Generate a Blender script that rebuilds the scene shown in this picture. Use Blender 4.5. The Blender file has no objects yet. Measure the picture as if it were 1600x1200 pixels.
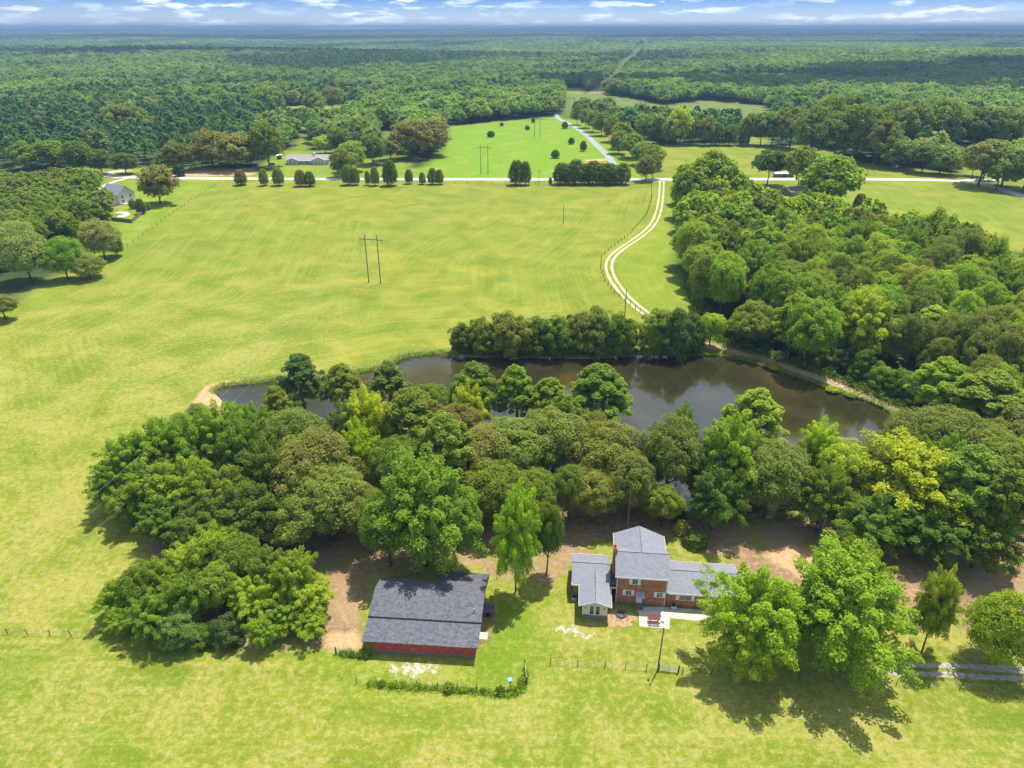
import bpy, bmesh, math, random
import numpy as np
from mathutils import Vector, Matrix
S = bpy.context.scene
COL = S.collection
random.seed(7); RNG = np.random.default_rng(7)
# ------------------------------------------------------------------ camera
H = 85.0; F = 1100.0; P = math.atan((600-43)/F)
cam_d = bpy.data.cameras.new("camera"); cam = bpy.data.objects.new("camera", cam_d); COL.objects.link(cam)
cam.location = (0, 0, H); cam.rotation_euler = (math.pi/2-P, 0, 0)
cam_d.sensor_width = 36; cam_d.lens = 36*F/1600; cam_d.clip_start = 1; cam_d.clip_end = 120000
S.camera = cam
S.render.resolution_x = 1024; S.render.resolution_y = 768
# ------------------------------------------------------------------ light
SUN = Vector((0.21, 0.33, 1.0)).normalized()
EXPOSURE = 0.66
sl = bpy.data.lights.new("sun", 'SUN'); sl.energy = 4.0; sl.angle = math.radians(0.6); sl.color = (1.0, 0.94, 0.84)
so = bpy.data.objects.new("sun", sl); COL.objects.link(so); so.rotation_euler = SUN.to_track_quat('Z', 'Y').to_euler()
w = bpy.data.worlds.new("World"); S.world = w; w.use_nodes = True
def world():
    nt = w.node_tree; nt.nodes.clear(); N = nt.nodes.new; L = nt.links.new
    out = N('ShaderNodeOutputWorld'); bg = N('ShaderNodeBackground'); bg.inputs[1].default_value = 0.15
    sky = N('ShaderNodeTexSky'); sky.sky_type = 'NISHITA'; sky.sun_disc = False
    sky.sun_elevation = math.asin(SUN.z); sky.sun_rotation = math.atan2(SUN.x, SUN.y)
    sky.altitude = 200; sky.air_density = 1.0; sky.dust_density = 0.6; sky.ozone_density = 1.5
    tc = N('ShaderNodeTexCoord'); sep = N('ShaderNodeSeparateXYZ'); L(tc.outputs['Generated'], sep.inputs[0])
    # deepen the blue of the low sky
    mr = N('ShaderNodeMapRange'); L(sep.outputs['Z'], mr.inputs[0]); mr.inputs[1].default_value = 0.0; mr.inputs[2].default_value = 0.035
    tint = N('ShaderNodeMix'); tint.data_type = 'RGBA'; L(mr.outputs[0], tint.inputs[0])
    tint.inputs[6].default_value = (0.60, 0.74, 1.06, 1); tint.inputs[7].default_value = (0.085, 0.23, 0.66, 1)
    up = N('ShaderNodeMapRange'); L(sep.outputs['Z'], up.inputs[0]); up.inputs[1].default_value = 0.06; up.inputs[2].default_value = 0.5
    tint2 = N('ShaderNodeMix'); tint2.data_type = 'RGBA'; L(up.outputs[0], tint2.inputs[0]); L(tint.outputs[2], tint2.inputs[6]); tint2.inputs[7].default_value = (1.35, 1.15, 0.92, 1)
    mul = N('ShaderNodeMix'); mul.data_type = 'RGBA'; mul.blend_type = 'MULTIPLY'; mul.inputs[0].default_value = 1
    L(sky.outputs[0], mul.inputs[6]); L(tint2.outputs[2], mul.inputs[7])
    # clouds: direction divided by height plus offset, so they thin into streaks at the horizon
    mp = N('ShaderNodeMapping'); mp.inputs['Scale'].default_value = (10, 10, 62); L(tc.outputs['Generated'], mp.inputs[0])
    n1 = N('ShaderNodeTexNoise'); n1.inputs['Scale'].default_value = 2.3; n1.inputs['Detail'].default_value = 7; n1.inputs['Roughness'].default_value = 0.55; L(mp.outputs[0], n1.inputs[0])
    r1 = N('ShaderNodeMapRange'); L(n1.outputs[0], r1.inputs[0]); r1.inputs[1].default_value = 0.50; r1.inputs[2].default_value = 0.60
    n2 = N('ShaderNodeTexNoise'); n2.inputs['Scale'].default_value = 0.8; n2.inputs['Detail'].default_value = 3; L(mp.outputs[0], n2.inputs[0])
    r2 = N('ShaderNodeMapRange'); L(n2.outputs[0], r2.inputs[0]); r2.inputs[1].default_value = 0.40; r2.inputs[2].default_value = 0.60; r2.inputs[3].default_value = 0.15
    mm = N('ShaderNodeMath'); mm.operation = 'MULTIPLY'; L(r1.outputs[0], mm.inputs[0]); L(r2.outputs[0], mm.inputs[1])
    m2 = N('ShaderNodeMath'); m2.operation = 'MULTIPLY'; L(mm.outputs[0], m2.inputs[0]); m2.inputs[1].default_value = 0.95
    mix = N('ShaderNodeMix'); mix.data_type = 'RGBA'; L(m2.outputs[0], mix.inputs[0]); L(mul.outputs[2], mix.inputs[6]); mix.inputs[7].default_value = (5.2, 5.5, 6.2, 1)
    L(mix.outputs[2], bg.inputs[0]); L(bg.outputs[0], out.inputs[0])
world()
S.view_settings.view_transform = 'Standard'; S.view_settings.look = 'None'; S.view_settings.exposure = EXPOSURE; S.view_settings.gamma = 1
S.cycles.max_bounces = 6; S.cycles.diffuse_bounces = 3; S.cycles.glossy_bounces = 2; S.cycles.transmission_bounces = 3; S.cycles.volume_bounces = 0; S.cycles.transparent_max_bounces = 8
S.cycles.sample_clamp_indirect = 4
# ------------------------------------------------------------------ helpers
def U(x, y, h=0.0):
    u = (x-800)/F; v = -(y-600)/F
    dy = math.cos(P)+v*math.sin(P); dz = -math.sin(P)+v*math.cos(P)
    t = (h-H)/dz
    return (u*t, dy*t)
def poly(pts, h=0): return [U(a, b, h) for a, b in pts]
def tag(o, label=None, cat=None, group=None, kind=None):
    for k, v in (('label', label), ('category', cat), ('group', group), ('kind', kind)):
        if v: o[k] = v
    return o
def empty(name, loc=(0,0,0), rz=0, **k):
    o = bpy.data.objects.new(name, None); COL.objects.link(o); o.location = loc; o.rotation_euler = (0,0,rz); o.empty_display_size = 0.5
    return tag(o, **k)
class MB:
    def __init__(s): s.v = []; s.f = []
    def add(s, vs, fs):
        n = len(s.v); s.v += [tuple(a) for a in vs]; s.f += [tuple(i+n for i in f) for f in fs]; return s
    def box(s, x0, x1, y0, y1, z0, z1):
        return s.add([(x0,y0,z0),(x1,y0,z0),(x1,y1,z0),(x0,y1,z0),(x0,y0,z1),(x1,y0,z1),(x1,y1,z1),(x0,y1,z1)],
            [(0,3,2,1),(4,5,6,7),(0,1,5,4),(1,2,6,5),(2,3,7,6),(3,0,4,7)])
    def slab(s, q, t):  # polygon q (list of 3d points, counter-clockwise from above) thickened downwards
        n = len(q); vs = list(q)+[(a,b,c-t) for a,b,c in q]
        return s.add(vs, [tuple(range(n)), tuple(range(2*n-1, n-1, -1))]+[(i, i+n, (i+1)%n+n, (i+1)%n) for i in range(n)])
    def prism(s, prof, y0, y1, axis='y'):
        n = len(prof)
        if axis == 'y': vs = [(a,y0,b) for a,b in prof]+[(a,y1,b) for a,b in prof]
        else: vs = [(y0,a,b) for a,b in prof]+[(y1,a,b) for a,b in prof]
        return s.add(vs, [tuple(range(n)), tuple(range(2*n-1, n-1, -1))]+[(i, (i+1)%n, (i+1)%n+n, i+n) for i in range(n)])
    def tube(s, a, b, r0, r1=None, n=6):
        a = Vector(a); b = Vector(b); r1 = r0 if r1 is None else r1
        d = (b-a).normalized(); u = d.orthogonal().normalized(); w_ = d.cross(u)
        vs = []
        for p_, r in ((a, r0), (b, r1)):
            for i in range(n):
                t = 2*math.pi*i/n; vs.append(p_+u*(r*math.cos(t))+w_*(r*math.sin(t)))
        return s.add(vs, [(i, (i+1)%n, (i+1)%n+n, i+n) for i in range(n)]+[tuple(range(n-1, -1, -1)), tuple(range(n, 2*n))])
    def build(s, name, mat, parent=None, smooth=False):
        me = bpy.data.meshes.new(name); me.from_pydata(s.v, [], s.f); me.validate()
        bm = bmesh.new(); bm.from_mesh(me); bmesh.ops.recalc_face_normals(bm, faces=bm.faces); bm.to_mesh(me); bm.free()
        if smooth: me.shade_smooth()
        me.materials.append(mat)
        o = bpy.data.objects.new(name, me); COL.objects.link(o)
        if parent: o.parent = parent
        return o
# ------------------------------------------------------------------ materials
def newmat(name):
    m = bpy.data.materials.new(name); m.use_nodes = True; nt = m.node_tree; nt.nodes.clear()
    return m, nt, nt.nodes.new, nt.links.new
def ramp(N, stops, interp='LINEAR'):
    r = N('ShaderNodeValToRGB'); cr = r.color_ramp; cr.interpolation = interp
    while len(cr.elements) < len(stops): cr.elements.new(0.5)
    for e, (p_, c) in zip(cr.elements, stops): e.position = p_; e.color = (*c, 1)
    return r
def simple(name, c, c2=None, rough=0.8, scale=3.0, stretch=(1,1,1), metallic=0, spec=0.3, detail=4, lo=0.35, hi=0.65, c3=None, scale2=20):
    m, nt, N, L = newmat(name); out = N('ShaderNodeOutputMaterial'); b = N('ShaderNodeBsdfPrincipled')
    b.inputs['Roughness'].default_value = rough; b.inputs['Metallic'].default_value = metallic; b.inputs['Specular IOR Level'].default_value = spec
    tc = N('ShaderNodeTexCoord'); mp = N('ShaderNodeMapping'); mp.inputs['Scale'].default_value = stretch; L(tc.outputs['Object'], mp.inputs[0])
    n = N('ShaderNodeTexNoise'); n.inputs['Scale'].default_value = scale; n.inputs['Detail'].default_value = detail; L(mp.outputs[0], n.inputs[0])
    r = ramp(N, [(lo, c), (hi, c2 or tuple(x*0.8 for x in c))]); L(n.outputs[0], r.inputs[0]); col = r.outputs[0]
    if c3:
        n2 = N('ShaderNodeTexNoise'); n2.inputs['Scale'].default_value = scale2; n2.inputs['Detail'].default_value = 2; L(mp.outputs[0], n2.inputs[0])
        r2 = N('ShaderNodeMapRange'); L(n2.outputs[0], r2.inputs[0]); r2.inputs[1].default_value = 0.52; r2.inputs[2].default_value = 0.66
        mx = N('ShaderNodeMix'); mx.data_type = 'RGBA'; L(r2.outputs[0], mx.inputs[0]); L(col, mx.inputs[6]); mx.inputs[7].default_value = (*c3, 1); col = mx.outputs[2]
    L(col, b.inputs['Base Color']); L(b.outputs[0], out.inputs[0]); return m
def leafmat(name, inst=False, trans=0.30):
    m, nt, N, L = newmat(name); out = N('ShaderNodeOutputMaterial')
    if inst:
        a = N('ShaderNodeAttribute'); a.attribute_type = 'INSTANCER'; a.attribute_name = 'col'; col = a.outputs['Color']
    else:
        a = N('ShaderNodeObjectInfo'); col = a.outputs['Color']
    tc = N('ShaderNodeTexCoord'); n = N('ShaderNodeTexNoise'); n.inputs['Scale'].default_value = 1.1 if not inst else 0.5; n.inputs['Detail'].default_value = 3
    L(tc.outputs['Object'], n.inputs[0])
    g = N('ShaderNodeNewGeometry')
    ad = N('ShaderNodeMath'); ad.operation = 'ADD'; L(n.outputs[0], ad.inputs[0])
    m_ = N('ShaderNodeMath'); m_.operation = 'MULTIPLY_ADD'; L(g.outputs['Random Per Island'], m_.inputs[0]); m_.inputs[1].default_value = 0.40; m_.inputs[2].default_value = -0.20; L(m_.outputs[0], ad.inputs[1])
    r = ramp(N, [(0.2, (0.62, 0.70, 0.75)), (0.5, (1, 1, 1)), (0.85, (1.55, 1.32, 0.95))]); L(ad.outputs[0], r.inputs[0])
    mx = N('ShaderNodeMix'); mx.data_type = 'RGBA'; mx.blend_type = 'MULTIPLY'; mx.inputs[0].default_value = 1; mx.clamp_result = False
    L(col, mx.inputs[6]); L(r.outputs[0], mx.inputs[7])
    d = N('ShaderNodeBsdfPrincipled'); d.inputs['Roughness'].default_value = 0.5; d.inputs['Specular IOR Level'].default_value = 0.12; L(mx.outputs[2], d.inputs['Base Color'])
    t = N('ShaderNodeBsdfTranslucent'); hs = N('ShaderNodeMix'); hs.data_type = 'RGBA'; hs.blend_type = 'MULTIPLY'; hs.inputs[0].default_value = 1; L(mx.outputs[2], hs.inputs[6]); hs.inputs[7].default_value = (1.5, 1.6, 0.6, 1); L(hs.outputs[2], t.inputs[0])
    ms = N('ShaderNodeMixShader'); ms.inputs[0].default_value = trans; L(d.outputs[0], ms.inputs[1]); L(t.outputs[0], ms.inputs[2]); L(ms.outputs[0], out.inputs[0])
    return m
LEAF = leafmat('foliage', trans=0.36); LEAFI = leafmat('forest_foliage', True, 0.42)
BARK = simple('bark', (0.16, 0.12, 0.085), (0.07, 0.05, 0.04), scale=6, stretch=(3,3,0.5))
def brickmat():
    m, nt, N, L = newmat('brick'); out = N('ShaderNodeOutputMaterial'); b = N('ShaderNodeBsdfPrincipled'); b.inputs['Roughness'].default_value = 0.85
    tc = N('ShaderNodeTexCoord'); sp = N('ShaderNodeSeparateXYZ'); L(tc.outputs['Object'], sp.inputs[0])
    ad = N('ShaderNodeMath'); ad.operation = 'ADD'; L(sp.outputs[0], ad.inputs[0]); L(sp.outputs[1], ad.inputs[1])
    cb = N('ShaderNodeCombineXYZ'); L(ad.outputs[0], cb.inputs[0]); L(sp.outputs[2], cb.inputs[1])
    br = N('ShaderNodeTexBrick'); L(cb.outputs[0], br.inputs[0]); br.inputs['Scale'].default_value = 1; br.inputs['Brick Width'].default_value = 0.42; br.inputs['Row Height'].default_value = 0.15; br.inputs['Mortar Size'].default_value = 0.012
    br.inputs[1].default_value = (0.48, 0.185, 0.075, 1); br.inputs[2].default_value = (0.27, 0.10, 0.05, 1); br.inputs[3].default_value = (0.38, 0.26, 0.18, 1); br.offset_frequency = 2
    n = N('ShaderNodeTexNoise'); n.inputs['Scale'].default_value = 1.5; n.inputs['Detail'].default_value = 5; L(tc.outputs['Object'], n.inputs[0])
    r = ramp(N, [(0.35, (0.75, 0.72, 0.7)), (0.65, (1.25, 1.15, 1.1))]); L(n.outputs[0], r.inputs[0])
    mx = N('ShaderNodeMix'); mx.data_type = 'RGBA'; mx.blend_type = 'MULTIPLY'; mx.inputs[0].default_value = 1; L(br.outputs[0], mx.inputs[6]); L(r.outputs[0], mx.inputs[7])
    L(mx.outputs[2], b.inputs['Base Color']); L(b.outputs[0], out.inputs[0]); return m
BRICK = brickmat()
def shingles(name, c, c2, c3):
    m, nt, N, L = newmat(name); out = N('ShaderNodeOutputMaterial'); b = N('ShaderNodeBsdfPrincipled'); b.inputs['Roughness'].default_value = 0.75
    tc = N('ShaderNodeTexCoord')
    br = N('ShaderNodeTexBrick'); L(tc.outputs['Object'], br.inputs[0]); br.inputs['Scale'].default_value = 1; br.inputs['Brick Width'].default_value = 0.55; br.inputs['Row Height'].default_value = 0.28; br.inputs['Mortar Size'].default_value = 0.006
    br.inputs[1].default_value = (*c, 1); br.inputs[2].default_value = (*c2, 1); br.inputs[3].default_value = tuple(x*0.6 for x in c)+(1,)
    n = N('ShaderNodeTexNoise'); n.inputs['Scale'].default_value = 2.2; n.inputs['Detail'].default_value = 6; n.inputs['Roughness'].default_value = 0.7; L(tc.outputs['Object'], n.inputs[0])
    r = N('ShaderNodeMapRange'); L(n.outputs[0], r.inputs[0]); r.inputs[1].default_value = 0.45; r.inputs[2].default_value = 0.68
    mx = N('ShaderNodeMix'); mx.data_type = 'RGBA'; L(r.outputs[0], mx.inputs[0]); L(br.outputs[0], mx.inputs[6]); mx.inputs[7].default_value = (*c3, 1)
    L(mx.outputs[2], b.inputs['Base Color']); L(b.outputs[0], out.inputs[0]); return m
ROOF_H = shingles('house_shingles', (0.19, 0.20, 0.235), (0.22, 0.235, 0.27), (0.26, 0.275, 0.31))
ROOF_B = shingles('barn_shingles', (0.06, 0.065, 0.085), (0.125, 0.127, 0.15), (0.15, 0.152, 0.175))
WHITE = simple('white_paint', (0.80, 0.80, 0.78), (0.70, 0.70, 0.68), rough=0.5)
CREAM = simple('cream_siding', (0.66, 0.62, 0.50), (0.58, 0.54, 0.43), rough=0.6, stretch=(0.3,0.3,6))
GLASS = simple('window_glass', (0.03, 0.04, 0.045), (0.06, 0.075, 0.08), rough=0.08, spec=0.8)
GLASSG = simple('green_glass', (0.02, 0.06, 0.05), (0.03, 0.10, 0.075), rough=0.08, spec=0.8)
DARK = simple('dark_opening', (0.015, 0.014, 0.013), (0.025, 0.022, 0.02))
RED = simple('weathered_red_boards', (0.46, 0.055, 0.042), (0.33, 0.042, 0.034), rough=0.8, scale=1.2, stretch=(5,5,0.5), c3=(0.50, 0.20, 0.17), scale2=2.5)
WOOD = simple('weathered_wood', (0.22, 0.17, 0.13), (0.12, 0.095, 0.075), scale=4, stretch=(1,1,6))
WOODG = simple('grey_wood', (0.24, 0.215, 0.20), (0.15, 0.135, 0.125), scale=3, stretch=(3,3,0.6))
POST = simple('dark_post', (0.05, 0.042, 0.036), (0.09, 0.075, 0.06), scale=4)
REDWOOD = simple('red_stained_wood', (0.20, 0.05, 0.035), (0.12, 0.04, 0.03), scale=6)
METAL = simple('galvanised_metal', (0.42, 0.45, 0.47), (0.33, 0.35, 0.37), rough=0.45, metallic=0.5)
WIRE = simple('fence_wire', (0.20, 0.19, 0.18), (0.13, 0.12, 0.11), rough=0.5)
CABLE = simple('aluminium_cable', (0.40, 0.42, 0.40), (0.34, 0.36, 0.34), rough=0.5)
CONC = simple('concrete', (0.62, 0.58, 0.51), (0.50, 0.45, 0.38), scale=1.2, c3=(0.42, 0.36, 0.28), scale2=2.5)
FOUND = simple('foundation', (0.17, 0.14, 0.11), (0.24, 0.19, 0.15), scale=3)
STONE = simple('stone', (0.45, 0.41, 0.36), (0.30, 0.27, 0.24), scale=5)
ASH = simple('charred_ash', (0.07, 0.065, 0.065), (0.15, 0.145, 0.145), scale=6)
GREYROOF = shingles('grey_brown_roof', (0.33, 0.29, 0.28), (0.38, 0.34, 0.33), (0.42, 0.37, 0.36))
BRUSH = simple('dead_brush', (0.26, 0.16, 0.11), (0.16, 0.10, 0.07), scale=2)
BLUE = simple('blue_paint', (0.25, 0.42, 0.62), (0.2, 0.36, 0.55), rough=0.5)
TYRE = simple('tyre_rubber', (0.02,0.02,0.02), (0.03,0.03,0.03))
# ------------------------------------------------------------------ terrain
def hills(x, y):
    d = np.hypot(x, y); a = np.clip((d-750)/1500, 0, 1); a = a*a*(3-2*a)
    z = 10*np.sin(y/330+0.0006*x+1.1)+5*np.sin(x/510+1.3+y/700)+4*np.sin((x*0.7+y*0.4)/230)
    b = np.clip((d-3500)/6000, 0, 1)
    z2 = 11*np.sin(y/1400+x/3100+2.0)+9*np.sin(x/1700-y/2600)+7*np.sin(x/620+y/900)
    c = np.clip((d-9000)/6000, 0, 1)
    z3 = 27+9*np.sin(x/2600+1.0)+6*np.sin(x/1150+2)+3*np.sin(x/520)
    return a*z*0.9+b*z2+c*c*z3
def in_poly(px, py, pts):
    ins = np.zeros(px.shape, bool); n = len(pts)
    for i in range(n):
        x0, y0 = pts[i]; x1, y1 = pts[(i+1)%n]
        c = ((y0 > py) != (y1 > py))
        with np.errstate(divide='ignore', invalid='ignore'):
            xi = (x1-x0)*(py-y0)/((y1-y0) if y1 != y0 else 1e-9)+x0
        ins ^= c & (px < xi)
    return ins
def seg_dist(px, py, pts, closed=True):
    d = np.full(px.shape, 1e9); n = len(pts)
    for i in range(n if closed else n-1):
        x0, y0 = pts[i]; x1, y1 = pts[(i+1)%n]; dx, dy = x1-x0, y1-y0; l2 = dx*dx+dy*dy+1e-9
        t = np.clip(((px-x0)*dx+(py-y0)*dy)/l2, 0, 1)
        d = np.minimum(d, np.hypot(px-x0-t*dx, py-y0-t*dy))
    return d
def sdf(px, py, pts): return np.where(in_poly(px, py, pts), 1, -1)*seg_dist(px, py, pts)
def chaikin(pts, n=2, closed=True):
    for _ in range(n):
        q = []; m = len(pts)
        if not closed: q.append(pts[0])
        for i in range(m if closed else m-1):
            a, b = pts[i], pts[(i+1)%m]
            q += [(a[0]*.75+b[0]*.25, a[1]*.75+b[1]*.25), (a[0]*.25+b[0]*.75, a[1]*.25+b[1]*.75)]
        if not closed: q.append(pts[-1])
        pts = q
    return pts
POND = chaikin(poly([(330,606),(352,600),(400,597),(440,590),(520,590),(560,580),(610,570),(628,555),(690,550),(715,556),(790,557),(850,556),(920,560),(1000,552),(1060,556),(1110,552),(1150,558),(1200,572),(1260,592),(1310,610),(1370,630),(1405,650),(1395,690),(1330,760),(1260,795),(1180,800),(1080,800),(1000,775),(900,760),(850,740),(760,700),(640,665),(560,650),(450,660),(375,650),(340,618)]), 2)
POND2 = chaikin(poly([(444,182),(448,172),(470,168),(494,170),(496,184),(470,188)]), 2)
DIRT = [poly([(225,850),(290,960),(330,1015),(500,1010),(545,1015),(566,1000),(574,900),(700,880),(755,880),(770,905),(820,905),(858,915),(893,880),(955,830),(1040,835),(1100,860),(1180,910),(1290,945),(1420,940),(1480,985),(1600,1000),(1900,1010),(1900,690),(1400,700),(1250,800),(900,770),(700,690),(560,660),(400,665),(300,655),(240,760)]),
        poly([(1095,478),(1108,545),(1190,575),(1300,618),(1400,660),(1480,690),(1900,700),(1900,380),(1560,395),(1450,372),(1330,350),(1240,340),(1060,300),(1058,420)]),
        poly([(-200,520),(-200,250),(150,268),(165,330),(120,420),(60,440),(20,478)]),
        poly([(740,960),(752,952),(770,965),(764,1000),(745,1012)])]
SAND = [poly([(318,606),(345,594),(385,596),(372,612),(352,620),(352,645),(310,670),(285,676),(296,640)]), poly([(508,985),(560,985),(566,1012),(510,1012)]),
        poly([(445,187),(500,184),(540,172),(525,188),(470,192)]), poly([(912,250),(950,247),(955,250),(935,252),(915,252)]),
        poly([(255,272),(330,263),(400,262),(398,274),(255,277)]), poly([(1185,868),(1215,880),(1270,925),(1290,915),(1275,865),(1240,850)])]
LAWN = [poly([(-100,560),(0,490),(60,478),(150,425),(200,383),(340,285),(140,284),(120,420)]),
        poly([(1000,486),(960,440),(955,405),(1000,370),(1028,330),(1032,285),(1070,300),(1085,470)]),
        poly([(640,279),(1010,279),(1000,262),(930,215),(900,190),(875,181),(700,197),(690,235)]),
        poly([(1325,288),(1540,284),(1640,330),(1700,400),(1500,370),(1330,340)]),
        poly([(380,278),(400,262),(440,235),(525,235),(560,250),(640,240),(640,279)]),
        poly([(520,1030),(560,1075),(820,1085),(830,1010),(860,960),(770,930),(765,1000),(745,1035)])]
LAWN_S = [0.45, 0.35, 1.0, 0.1, 0.35, 0.35]
PAST = [poly([(884,182),(884,148),(930,146),(985,153),(1040,166),(1100,156),(1195,165),(1205,178),(1160,187),(1160,205),(1040,196),(900,175)])]
OPEN_FAR = [poly([(-300,292),(-300,264),(200,262),(400,262),(640,262),(1000,262),(1340,272),(1900,280),(1900,400)]),
            LAWN[2], LAWN[4], PAST[0], poly([(882,149),(880,136),(912,136),(914,148)]),
            poly([(437,190),(440,166),(500,165),(545,164),(572,174),(525,200),(470,202)]),
            poly([(1020,226),(1165,226),(1270,228),(1345,254),(1500,272),(1502,246),(1560,240),(1562,285),(1340,285),(1000,285)]),
            poly([(880,184),(930,184),(1030,226),(1060,285),(1000,285),(960,255),(900,200)]),
            poly([(1165,226),(1150,196),(1200,180),(1205,226)]), poly([(455,235),(475,208),(485,208),(480,235)]), poly([(590,235),(602,205),(612,205),(640,245)])]
LINE = [(-51.5, 252.0), (-17.5, 470.0), (21.7, 644.0), (150.0, 1234.0), (595.0, 3628.0), (900, 5200)]
def make_ground():
    xs = np.concatenate([-np.geomspace(30000, 480, 46), np.arange(-460, -110, 5.), np.arange(-110, 175, 1.0), np.arange(175, 460, 5.), np.geomspace(480, 30000, 46)])
    ys = np.concatenate([-np.geomspace(3000, 20, 10), np.arange(0, 54, 3.), np.arange(54, 300, 1.0), np.arange(300, 760, 3.5), np.geomspace(765, 32000, 110)])
    X, Y = np.meshgrid(xs, ys); sh = X.shape
    x = X.ravel(); y = Y.ravel(); Z = hills(x, y)
    near = (y < 330) & (x > -120) & (x < 180)
    sd = np.full(x.shape, -99.0); sd[near] = sdf(x[near], y[near], POND)
    t = np.clip((sd+1.2)/3.4, 0, 1); Z = Z-1.5*t*t*(3-2*t)
    near2 = (y > 600) & (y < 1100) & (np.abs(x) < 500); sd2 = np.full(x.shape, -99.0); sd2[near2] = sdf(x[near2], y[near2], POND2)
    Z = Z-1.2*np.clip((sd2+3)/6, 0, 1)
    nx, ny = sh[1], sh[0]
    idx = np.arange(nx*ny).reshape(ny, nx)
    q = np.stack([idx[:-1,:-1], idx[:-1,1:], idx[1:,1:], idx[1:,:-1]], -1).reshape(-1, 4)
    me = bpy.data.meshes.new('ground'); me.vertices.add(len(x)); me.vertices.foreach_set('co', np.stack([x, y, Z], 1).ravel())
    me.loops.add(q.size); me.loops.foreach_set('vertex_index', q.ravel()); me.polygons.add(len(q))
    me.polygons.foreach_set('loop_start', np.arange(len(q))*4); me.polygons.foreach_set('loop_total', np.full(len(q), 4)); me.update(); me.shade_smooth()
    sm = lambda s, wd: np.clip(s/wd*0.5+0.5, 0, 1)
    dirt = np.zeros(len(x)); sand = np.zeros(len(x)); lawn = np.zeros(len(x)); past = np.zeros(len(x))
    M = (y < 1300) & (np.abs(x) < 900)
    xm, ym = x[M], y[M]
    for pl in (DIRT[0], DIRT[3]): dirt[M] = np.maximum(dirt[M], sm(sdf(xm, ym, pl), 3.0))
    for pl in SAND: sand[M] = np.maximum(sand[M], sm(sdf(xm, ym, pl), 2.5))
    for pl, s in zip(LAWN, LAWN_S): lawn[M] = np.maximum(lawn[M], s*sm(sdf(xm, ym, pl), 5.0))
    for pl in PAST: past[M] = np.maximum(past[M], sm(sdf(xm, ym, pl), 6.0))
    op = (y < 445).astype(float)
    for pl in OPEN_FAR: op[M] = np.maximum(op[M], sm(sdf(xm, ym, pl), 5.0))
    dl = seg_dist(x, y, LINE, False); cor = (y > 1000)*(dl < 15); 
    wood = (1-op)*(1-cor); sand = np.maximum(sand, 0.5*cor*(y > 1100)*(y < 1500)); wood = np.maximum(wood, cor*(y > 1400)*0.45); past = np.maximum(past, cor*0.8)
    # shoreline band of green reeds / mud
    shore = np.clip(1-np.abs(sd+1.8)/3.5, 0, 1)*near
    # mowing swaths: laps parallel to the field edge
    FIELD = poly([(340,287),(150,440),(-100,540),(-150,900),(200,1000),(320,740),(330,600),(620,540),(1000,520),(945,420),(1005,360),(1022,290)])
    sw = np.where(near | M, 0.0, 0.0); sw[M] = np.abs(sdf(xm, ym, FIELD)); low = y < 84; sw[low] = y[low]*1.0
    for pl in DIRT[1:3]: wood[M] = np.maximum(wood[M], sm(sdf(xm, ym, pl), 4.0))
    nd = (y < 330) & (x > 20) & (x < 170); dp = np.full(len(x), 99.0); dp[nd] = seg_dist(x[nd], y[nd], poly([(1110,545),(1190,560),(1250,580),(1320,606),(1400,640),(1470,668)]), False); dm = np.clip((6.5-dp)/2, 0, 1); wood = wood*(1-dm); dirt = np.maximum(dirt, dm*0.62)
    shore = shore*(1-np.clip(sand*1.5, 0, 1))
    def attr(nm, *ch):
        a = me.color_attributes.new(nm, 'FLOAT_COLOR', 'POINT'); c = np.ones((len(x), 4), np.float32)
        for i, v in enumerate(ch): c[:, i] = v
        a.data.foreach_set('color', c.ravel())
    attr('zone', dirt, sand, lawn); GRV = np.zeros(len(x)); mg = (y < 110) & (np.abs(x) < 60)
    for pl, s in ((poly([(606,1030),(690,1032),(696,1052),(640,1062),(600,1056)]), 1.2), (poly([(856,968),(900,972),(945,1000),(935,1012),(870,998)]), .98)): GRV[mg] = np.maximum(GRV[mg], s*sm(sdf(x[mg], y[mg], pl), 1.6))
    attr('zone2', wood, past, shore); attr('zone3', GRV, GRV, GRV)
    at = me.attributes.new('swath', 'FLOAT', 'POINT'); at.data.foreach_set('value', sw.astype(np.float32))
    o = bpy.data.objects.new('ground', me); COL.objects.link(o); o['kind'] = 'structure'
    m, nt, N, L = newmat('meadow_ground'); me.materials.append(m)
    out = N('ShaderNodeOutputMaterial'); b = N('ShaderNodeBsdfPrincipled'); b.inputs['Roughness'].default_value = 0.9; b.inputs['Specular IOR Level'].default_value = 0.1
    geo = N('ShaderNodeNewGeometry'); pos = geo.outputs['Position']
    def noise(scale, detail=4, rough=0.6, vec=None, dist=0):
        n = N('ShaderNodeTexNoise'); n.inputs['Scale'].default_value = scale; n.inputs['Detail'].default_value = detail; n.inputs['Roughness'].default_value = rough; n.inputs['Distortion'].default_value = dist; L(vec or pos, n.inputs[0]); return n.outputs[0]
    def math_(op, a, b_=None, c=None):
        n = N('ShaderNodeMath'); n.operation = op
        for i, v in enumerate((a, b_, c)):
            if v is None: continue
            if isinstance(v, (int, float)): n.inputs[i].default_value = v
            else: L(v, n.inputs[i])
        return n.outputs[0]
    def mr(v, a, b_, c=0., d=1.):
        n = N('ShaderNodeMapRange'); L(v, n.inputs[0])
        for i, t in zip((1,2,3,4), (a,b_,c,d)): n.inputs[i].default_value = t
        return n.outputs[0]
    def mix(f, a, b_, bt='MIX'):
        n = N('ShaderNodeMix'); n.data_type = 'RGBA'; n.blend_type = bt
        for s_, v in ((0, f), (6, a), (7, b_)):
            if isinstance(v, tuple): n.inputs[s_].default_value = (*v, 1)
            elif isinstance(v, (int, float)): n.inputs[s_].default_value = v
            else: L(v, n.inputs[s_])
        return n.outputs[2]
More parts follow.
